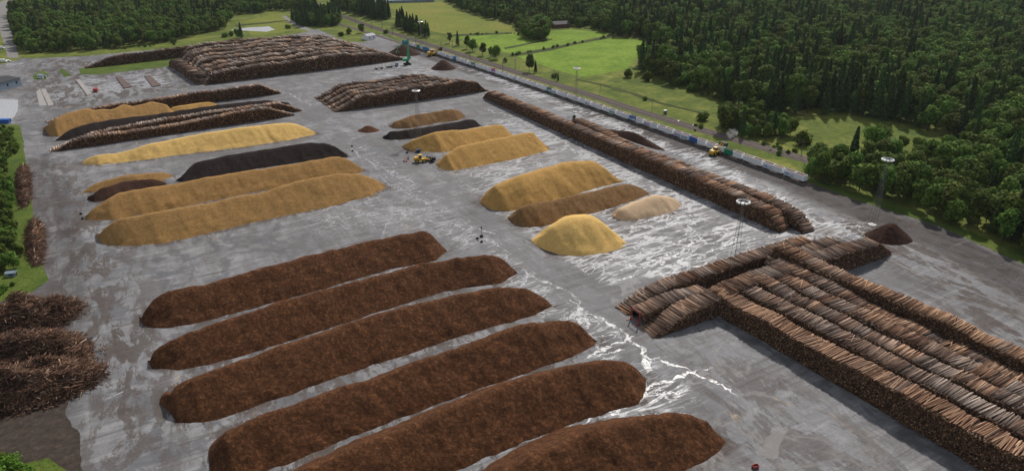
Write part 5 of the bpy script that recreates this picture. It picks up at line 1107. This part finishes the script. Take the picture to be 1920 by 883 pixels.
# ---------------------------------------------------------------- trees
def foliage_mat(name, c0, c1, c2):
    m = base(name, c1, 0.85, 0.15); n = NB(m); oi = n.t.nodes.new('ShaderNodeObjectInfo'); v = n.world(); a = n.noise(v, 0.35, 3, 0.6); g = n.t.nodes.new('ShaderNodeNewGeometry')
    c = n.ramp(n.math('ADD', n.math('MULTIPLY', a, 0.5), n.math('MULTIPLY', g.outputs['Random Per Island'], 0.5)), [(0.25, c0), (0.5, c1), (0.8, c2)])
    hv = n.t.nodes.new('ShaderNodeHueSaturation'); n.L(c, hv.inputs['Color']); n.L(n.math('ADD', 0.475, n.math('MULTIPLY', oi.outputs['Random'], 0.05)), hv.inputs['Hue'])
    n.L(n.math('ADD', 0.65, n.math('MULTIPLY', oi.outputs['Random'], 0.75)), hv.inputs['Value']); n.col(hv.outputs[0])
    tr = n.t.nodes.new('ShaderNodeBsdfTranslucent'); n.L(hv.outputs[0], tr.inputs[0]); mx = n.t.nodes.new('ShaderNodeMixShader'); mx.inputs[0].default_value = 0.22
    out = n.t.nodes['Material Output']; n.L(n.b.outputs[0], mx.inputs[1]); n.L(tr.outputs[0], mx.inputs[2]); n.L(mx.outputs[0], out.inputs[0]); return m
M['leaf'] = foliage_mat('leaves', (0.030, 0.058, 0.010), (0.080, 0.135, 0.019), (0.19, 0.25, 0.038))
M['needle'] = foliage_mat('needles', (0.020, 0.044, 0.014), (0.046, 0.086, 0.022), (0.095, 0.14, 0.034))
M['bushleaf'] = foliage_mat('bush_leaves', (0.045, 0.08, 0.010), (0.08, 0.135, 0.014), (0.13, 0.19, 0.02))
M['trunk'] = base('tree_trunk', (0.10, 0.075, 0.055), 0.9, 0.1)
def leaves(C, Nn, size, r):
    N = len(C); Nn = Nn + r.normal(size=(N, 3)) * 0.38; Nn /= np.linalg.norm(Nn, axis=1)[:, None] + 1e-9
    t = np.cross(Nn, r.normal(size=(N, 3))); t /= np.linalg.norm(t, axis=1)[:, None] + 1e-9; b = np.cross(Nn, t); s = size * r.uniform(0.6, 1.35, N)[:, None]
    j = lambda: 1 + r.normal(size=(N, 1)) * 0.25
    V = np.stack([C + t * s * j(), C + b * s * 0.8 * j(), C - t * s * j(), C - b * s * 0.8 * j()], 1); return V.reshape(-1, 3)
def crown_broad(seed, h, w, n, size, low=0.18, birch=False):
    r = np.random.default_rng(seed); C = []; Nn = []; K = 15; z0 = h * low; zc = (h + z0) / 2
    for k in range(K):
        u = r.normal(size=3); u /= np.linalg.norm(u); f = r.uniform(0.35, 0.72); c = np.array([u[0] * w * 0.5 * f * 1.15, u[1] * w * 0.5 * f * 1.15, zc + u[2] * (h - z0) * 0.5 * f])
        rad = r.uniform(0.22, 0.36) * w * (1.0 if c[2] < zc else 0.8); m = n // K; d = r.normal(size=(m, 3)); d /= np.linalg.norm(d, axis=1)[:, None]
        rr = rad * r.uniform(0.7, 1.08, m)[:, None]; C.append(c + d * rr * np.array([1, 1, 1.15])); Nn.append(d + np.array([0, 0, 0.25]))
    return leaves(np.concatenate(C), np.concatenate(Nn), size, r)
def crown_spruce(seed, h, w, n, size):
    r = np.random.default_rng(seed); t = r.random(n) ** 0.75; z = h * (0.08 + 0.92 * t); tier = 0.5 + 0.5 * np.abs(np.sin(t * 26 + seed)); rad = w * 0.5 * (1 - t) ** 0.85 * (0.45 + 0.55 * tier) * r.uniform(0.55, 1.1, n) + 0.12
    a = r.random(n) * 2 * math.pi; lob = 1 + 0.2 * np.sin(a * 5 + t * 9 + seed); C = np.stack([np.cos(a) * rad * lob, np.sin(a) * rad * lob, z - rad * 0.25], -1); Nn = np.stack([np.cos(a) * 0.8, np.sin(a) * 0.8, np.full(n, 0.7)], -1); return leaves(C, Nn, size * (1.15 - 0.6 * t)[:, None].mean(), r)
def leafmesh(name, V):
    n = len(V) // 4; me = fast_mesh(name, V, np.arange(4 * n), np.arange(n) * 4, np.full(n, 4)); return me
def trunk_mesh(h, r0, seed, limbs=7):
    r = random.Random(seed); m_ = MB(); m_.tube((0, 0, -0.2), (r.uniform(-.2, .2), r.uniform(-.2, .2), h * 0.45), r0, r0 * 0.7, n=7); m_.tube((0, 0, h * 0.44), (r.uniform(-.3, .3), r.uniform(-.3, .3), h * 0.88), r0 * 0.7, r0 * 0.15, n=6)
    for k in range(limbs):
        a = r.uniform(0, 6.28); z = h * r.uniform(0.3, 0.7); L_ = h * r.uniform(0.12, 0.22); m_.tube((0, 0, z), (math.cos(a) * L_, math.sin(a) * L_, z + L_ * 0.6), r0 * 0.35, r0 * 0.08, n=5)
    me = bpy.data.meshes.new('trunk'); m_.bm.to_mesh(me); m_.bm.free(); me.materials.append(M['trunk']); return me
PROTO = []   # (kind, crown mesh, trunk mesh, nominal height)
specs = [('broad', 17, 10, 2400, 0.55), ('broad', 15, 9, 2200, 0.52), ('broad', 19, 9.5, 2500, 0.55), ('birch', 18, 7, 2000, 0.5), ('birch', 16, 6, 1800, 0.48), ('spruce', 20, 6.5, 2000, 0.62), ('spruce', 17, 5.5, 1700, 0.56), ('spruce', 22, 7, 2200, 0.62), ('bush', 5, 6.5, 1300, 0.36), ('bush', 4, 4.5, 900, 0.32)]
for k, (kd, h, w_, n, sz) in enumerate(specs):
    V = crown_spruce(k, h, w_, n, sz) if kd == 'spruce' else crown_broad(k, h, w_, n, sz, 0.02 if kd == 'bush' else (0.12 if kd == 'broad' else 0.15))
    me = leafmesh('crown', V); me.materials.append(M['needle'] if kd == 'spruce' else M['bushleaf'] if kd == 'bush' else M['leaf']); PROTO.append((kd, me, trunk_mesh(h, 0.25 if kd != 'bush' else 0.08, k, 7 if kd not in ('bush',) else 4), h))
IDX = {kd: [i for i, p in enumerate(PROTO) if p[0] == kd] for kd in ('broad', 'birch', 'spruce', 'bush')}
TREES = []   # (x, y, proto, scale, zone)
def plant(zone, px, spacing, mix, smin=0.7, smax=1.15, world=None, edge=0.0, seed=0, far=None):
    poly = world if world is not None else PX(px); xs_ = [p[0] for p in poly]; ys_ = [p[1] for p in poly]; r = np.random.default_rng(500 + seed)
    gx, gy_ = np.meshgrid(np.arange(min(xs_), max(xs_), spacing), np.arange(min(ys_), max(ys_), spacing)); gx = gx + r.uniform(-.48, .48, gx.shape) * spacing; gy_ = gy_ + r.uniform(-.48, .48, gy_.shape) * spacing
    x = gx.ravel(); y = gy_.ravel(); m = inpoly(x, y, poly); x = x[m]; y = y[m]; X_, Y_, d = PR(np.stack([x, y, x * 0], -1)); X2, Y2, d2 = PR(np.stack([x, y, x * 0 + 20], -1)); m = (d > 0) & (X_ > -160) & (X_ < 2080) & (Y_ > -40) & (Y2 < 900)
    x = x[m]; y = y[m]; clump = vnoise(x, y, 45, 3, 3) * 3.2
    for a, b, c in zip(x, y, clump):
        keys = list(mix); wts = np.array([mix[q] for q in keys], float)
        if 'spruce' in keys: wts[keys.index('spruce')] *= math.exp(c * 2.2)
        wts /= wts.sum(); kd = keys[r.choice(len(keys), p=wts)]; TREES.append([a, b, int(r.choice(IDX[kd])), r.uniform(smin, smax) * (1 + 0.12 * c), zone])
def one(zone, px, kd, h, wf=1.0, k=0):
    p = G(*px); i = IDX[kd][k % len(IDX[kd])]; TREES.append([p[0], p[1], i, h / PROTO[i][3], zone])
far_y = 2600
def xy(*q): return [np.array(p, float) for p in q]
# the big wood right of the railway
plant('wood', [(1120, 55), (1156, 68), (1200, 73), (1230, 86), (1256, 92), (1240, 108), (1205, 116), (1200, 138), (1232, 150), (1270, 160), (1313, 175), (1384, 200), (1440, 206), (1489, 218), (1549, 214), (1640, 222), (1700, 236), (1804, 268), (1920, 300), (2200, 380), (2200, 60), (1930, -5), (1120, -5)],
      8.6, {'broad': 3.4, 'birch': 2.6, 'spruce': 1.2}, 0.95, 1.4, seed=1)
plant('right wood', [(1560, 340), (1620, 364), (1700, 396), (1800, 428), (1920, 482), (2200, 600), (2200, 370), (1920, 296), (1804, 290), (1740, 318), (1660, 318), (1590, 318)], 7.8, {'broad': 3, 'birch': 2.4, 'spruce': 0.4}, 0.8, 1.25, seed=2)
plant('top wood', [(1120, 55), (1120, -5), (835, -5), (842, 6), (862, 18), (909, 34), (960, 45), (975, 60), (1030, 50), (1090, 52)], 7.0, {'broad': 2.5, 'birch': 1.5, 'spruce': 2.5}, 0.7, 1.0, seed=3)
W0 = [G(-150, -3)[:2], G(2070, -3)[:2]]
plant('far wood', None, 14.0, {'broad': 2, 'birch': 1, 'spruce': 3}, 0.9, 1.3, world=xy((-100, 1180), (900, 1180), (1400, 2000), (-100, 2000)), seed=4)
# left belt of leafy trees
plant('left belt', [(42, 100), (110, 99), (190, 94), (285, 84), (360, 70), (420, 55), (440, 30), (500, 24), (492, 8), (420, 4), (300, 10), (200, 18), (90, 8), (45, 12), (22, 28), (30, 70)], 7.6, {'broad': 4, 'birch': 1.5, 'spruce': 0.6}, 0.7, 1.15, seed=5)
plant('top left', [(150, 6), (200, -5), (560, -5), (600, 10), (560, 14), (500, 6), (400, 2)], 9.0, {'broad': 3, 'birch': 1, 'spruce': 1.5}, 0.6, 0.95, seed=6)
plant('spruce clump', [(562, 50), (600, 52), (636, 50), (640, 38), (610, 28), (575, 30), (545, 38)], 6.5, {'spruce': 3, 'broad': 1}, 0.8, 1.05, seed=7)
plant('rail trees', [(620, 14), (640, 22), (700, 38), (735, 40), (728, 24), (700, 15), (640, 4)], 7.0, {'spruce': 3, 'broad': 1, 'birch': 1}, 0.75, 1.1, seed=8)
plant('rail trees', [(738, 50), (760, 62), (806, 74), (808, 66), (775, 50), (745, 40)], 6.0, {'spruce': 3, 'birch': 1}, 0.6, 0.9, seed=9)
plant('top left', [(500, 20), (540, 22), (600, 14), (560, 6), (500, 6)], 8.0, {'broad': 3, 'spruce': 1}, 0.6, 0.9, seed=10)
# clump on the meadow and solitary trees
plant('meadow clump', [(1344, 246), (1362, 250), (1400, 262), (1430, 266), (1484, 262), (1480, 246), (1420, 236), (1375, 226), (1350, 230)], 6.0, {'broad': 2, 'birch': 2, 'spruce': 0.8}, 0.62, 0.92, seed=11)
one('solo', (1360, 248), 'broad', 20, k=0); one('solo', (1370, 247), 'birch', 18, k=1)
plant('near bushes', [(1516, 333), (1540, 343), (1580, 356), (1600, 322), (1560, 312), (1525, 312)], 5.6, {'broad': 3, 'birch': 1}, 0.65, 1.0, seed=12)
plant('big leafy group', [(978, 70), (995, 77), (1028, 76), (1034, 66), (1010, 54), (982, 58)], 6.5, {'broad': 4}, 0.95, 1.15, seed=13)
for q, kd, h in (((1636, 264), 'bush', 9.5), ((1650, 258), 'bush', 8), ((1690, 280), 'broad', 10), ((1722, 272), 'bush', 5), ((1505, 272), 'bush', 8), ((1512, 270), 'bush', 4), ((1318, 226), 'bush', 6.0), ((1210, 188), 'bush', 2.8), ((992, 136), 'broad', 18), ((1004, 137), 'spruce', 11),
                 ((875, 92), 'broad', 15), ((858, 86), 'spruce', 15), ((905, 104), 'broad', 14), ((930, 111), 'broad', 15), ((886, 97), 'broad', 15), ((843, 81), 'birch', 13), ((920, 108), 'birch', 12), ((947, 117), 'bush', 4), ((1040, 146), 'bush', 4), ((1046, 152), 'spruce', 7),
                 ((453, 72), 'spruce', 17), ((447, 72), 'broad', 12), ((540, 54), 'bush', 5), ((655, 64), 'bush', 6.5), ((640, 68), 'bush', 5), ((678, 62), 'broad', 12), ((724, 63), 'bush', 4.5), ((422, 70), 'bush', 5), ((435, 68), 'bush', 5), ((326, 80), 'bush', 5),
                 ((1177, 146), 'bush', 7), ((1215, 152), 'bush', 7), ((1268, 160), 'bush', 8), ((1300, 172), 'bush', 7), ((1416, 208), 'bush', 9), ((1363, 524), 'bush', 2.2), ((1077, 222), 'bush', 2.2)):
    one('solo', q, kd, h, k=int(q[0]))
# bushes on the left edge
plant('left bushes', [(-90, 300), (8, 300), (18, 330), (24, 400), (32, 450), (40, 500), (0, 520), (-60, 530)], 4.0, {'broad': 3, 'birch': 1}, 0.35, 0.55, seed=14)
plant('left bushes', [(-90, 236), (24, 240), (34, 290), (10, 300), (-90, 300)], 4.0, {'bush': 3}, 0.3, 0.6, seed=15)
for q, h in (((20, 880), 4.2), ((45, 892), 3.6), ((0, 870), 3.2), ((68, 905), 2.4), ((10, 545), 2.5), ((0, 552), 2.2), ((40, 905), 3.5), ((-10, 900), 4.5), ((95, 915), 1.6), ((25, 535), 1.5)): one('corner bush', q, 'bush', h, k=int(h * 10))
# along the fields' ditches
rb = np.random.default_rng(77)
for k in range(90):
    seg = [((870, 66), (1000, 62)), ((962, 105), (1140, 70)), ((1300, 236), (1490, 290)), ((1270, 165), (1470, 222)), ((40, 102), (330, 84))][k % 5]; t = rb.random(); q = (seg[0][0] + (seg[1][0] - seg[0][0]) * t + rb.normal() * 1.5, seg[0][1] + (seg[1][1] - seg[0][1]) * t + rb.normal() * (1.0 if k % 5 != 2 else 6))
    one('hedge', q, 'bush', rb.uniform(1.2, 3.0), k=k)
T = np.array([[t[0], t[1], t[2], t[3]] for t in TREES]); X1, Y1, d1 = PR(np.stack([T[:, 0], T[:, 1], T[:, 3] * 10], -1))
hs = np.array([PROTO[int(t[2])][3] * t[3] for t in TREES]); size = hs / d1 * F
vis = (X1 > 5) & (X1 < 1915) & (Y1 > 5) & (Y1 < 878)
named = {'solo', 'corner bush', 'meadow clump', 'near bushes'}
order = sorted(range(len(TREES)), key=lambda i: (-(size[i] * (1.0 if vis[i] else 0.0)) - (1000 if TREES[i][4] in ('solo', 'corner bush') and vis[i] else 0)))
# hidden trees deep inside a wood do not show: prefer those standing at a front edge
def front(i):
    x, y, z = T[i, 0], T[i, 1], TREES[i][4]; p = np.array([x, y]); v = -p / np.linalg.norm(p); q = p + v * 9
    dd = np.hypot(T[:, 0] - q[0], T[:, 1] - q[1]); return int(((dd < 6.5) & (hs > hs[i] * 0.7)).sum())
cand = order[:900]; keep = sorted(cand, key=lambda i: (-(1000 if TREES[i][4] in ('solo', 'corner bush') and vis[i] else 0) - size[i] * (1.0 if vis[i] else 0) + 9 * min(front(i), 3)))[:300]; keep = set(keep)
zl = {'wood': 'at the front edge of the large wood behind the meadow', 'right wood': 'in the dense wood right of the last wagon', 'top wood': 'in the wood above the bright green fields', 'far wood': 'far off in the wood at the top', 'left belt': 'in the tree belt left of the far log block',
      'top left': 'by the fields at the upper left', 'spruce clump': 'in the clump above the far log block', 'rail trees': 'beside the far part of the railway', 'meadow clump': 'in the clump standing alone on the meadow by the railway', 'solo': 'standing alone near the railway and fields',
      'near bushes': 'just behind the last wagon of the train', 'big leafy group': 'in the round group beside the house', 'left bushes': 'in the thicket along the left edge', 'corner bush': 'in the lower left corner below the branch heaps', 'hedge': 'along a ditch or track edge beside the fields'}
kl = {'broad': 'leafy rounded tree', 'birch': 'slender light leafy tree', 'spruce': 'dark pointed spruce', 'bush': 'low green bush'}
kn = {'broad': 'leafy_tree', 'birch': 'birch_tree', 'spruce': 'spruce_tree', 'bush': 'bush'}
SOLO_X = []
for i in sorted(keep):
    x, y, pi_, s, z = TREES[i]; kd, cm_, tm_, h = PROTO[pi_]; e = empty(kn[kd], (x, y, -0.1), rng.uniform(0, 6.28)); e.scale = (s, s, s)
    a = bpy.data.objects.new('crown', cm_); COL.objects.link(a); a.parent = e; b = bpy.data.objects.new('trunk', tm_); COL.objects.link(b); b.parent = e
    tag(e, '%s %s' % (kl[kd], zl[z]), 'bush' if kd == 'bush' else 'tree', '%s %s' % ({'bush': 'bushes'}.get(kd, 'trees'), zl[z]))
# the rest of the woods: one object of instanced trees
ptc = bpy.data.collections.new('tree_sources')
for k, (kd, cm_, tm_, h) in enumerate(PROTO):
    bm = bmesh.new(); bm.from_mesh(cm_); nf = len(bm.faces); bm.from_mesh(tm_); bm.faces.ensure_lookup_table()
    for f in bm.faces[nf:]: f.material_index = 1
    me = bpy.data.meshes.new('tree_source'); bm.to_mesh(me); bm.free(); me.materials.append(cm_.materials[0]); me.materials.append(M['trunk']); o = bpy.data.objects.new('tree_source_%02d' % k, me); ptc.objects.link(o)
rest_i = [i for i in range(len(TREES)) if i not in keep]
pm = bpy.data.meshes.new('woodland'); pm.from_pydata([(T[i, 0], T[i, 1], -0.1) for i in rest_i], [], [])
aa = pm.attributes.new('pick', 'INT', 'POINT'); aa.data.foreach_set('value', np.array([TREES[i][2] for i in rest_i], dtype=np.int32))
aa = pm.attributes.new('size', 'FLOAT', 'POINT'); aa.data.foreach_set('value', np.array([TREES[i][3] for i in rest_i], dtype=np.float32))
aa = pm.attributes.new('turn', 'FLOAT', 'POINT'); aa.data.foreach_set('value', rng.uniform(0, 6.28, len(rest_i)).astype(np.float32))
wood = bpy.data.objects.new('woodland', pm); COL.objects.link(wood); tag(wood, 'dense dark green mixed woodland filling the land behind the yard and fields', 'woodland', None, 'stuff')
ng = bpy.data.node_groups.new('woodland', 'GeometryNodeTree'); ng.interface.new_socket('Geometry', in_out='INPUT', socket_type='NodeSocketGeometry'); ng.interface.new_socket('Geometry', in_out='OUTPUT', socket_type='NodeSocketGeometry')
gi = ng.nodes.new('NodeGroupInput'); go = ng.nodes.new('NodeGroupOutput'); ci = ng.nodes.new('GeometryNodeCollectionInfo'); ci.inputs['Collection'].default_value = ptc; ci.inputs['Separate Children'].default_value = True; ci.inputs['Reset Children'].default_value = True
ip = ng.nodes.new('GeometryNodeInstanceOnPoints'); ip.inputs['Pick Instance'].default_value = True
def named_attr(nm, ty):
    n_ = ng.nodes.new('GeometryNodeInputNamedAttribute'); n_.data_type = ty; n_.inputs['Name'].default_value = nm; return n_.outputs['Attribute']
cx_ = ng.nodes.new('ShaderNodeCombineXYZ'); ng.links.new(named_attr('turn', 'FLOAT'), cx_.inputs[2]); sx_ = ng.nodes.new('ShaderNodeCombineXYZ'); sa = named_attr('size', 'FLOAT')
for k in range(3): ng.links.new(sa, sx_.inputs[k])
e2r = ng.nodes.new('FunctionNodeEulerToRotation'); ng.links.new(cx_.outputs[0], e2r.inputs[0])
ng.links.new(gi.outputs[0], ip.inputs['Points']); ng.links.new(ci.outputs[0], ip.inputs['Instance']); ng.links.new(named_attr('pick', 'INT'), ip.inputs['Instance Index']); ng.links.new(e2r.outputs[0], ip.inputs['Rotation']); ng.links.new(sx_.outputs[0], ip.inputs['Scale']); ng.links.new(ip.outputs[0], go.inputs[0])
md = wood.modifiers.new('woodland', 'NODES'); md.node_group = ng
print('TREES', len(TREES), 'LOGS kept', len(BIGLOGS))

# ---------------------------------------------------------------- thin air haze
hm = bpy.data.materials.new('haze'); hm.use_nodes = True; hm.node_tree.nodes.clear(); ho = hm.node_tree.nodes.new('ShaderNodeOutputMaterial'); hv = hm.node_tree.nodes.new('ShaderNodeVolumePrincipled')
hv.inputs['Color'].default_value = (0.80, 0.86, 0.92, 1); hv.inputs['Density'].default_value = 0.000028; hv.inputs['Anisotropy'].default_value = 0.2; hm.node_tree.links.new(hv.outputs[0], ho.inputs['Volume'])
m_ = MB(); m_.box((0, 3200, 66), (8300, 7900, 136)); hz = m_.build('haze', hm); hz['kind'] = 'stuff'; hz['label'] = 'thin pale air over the whole yard and wood'; hz['category'] = 'haze'
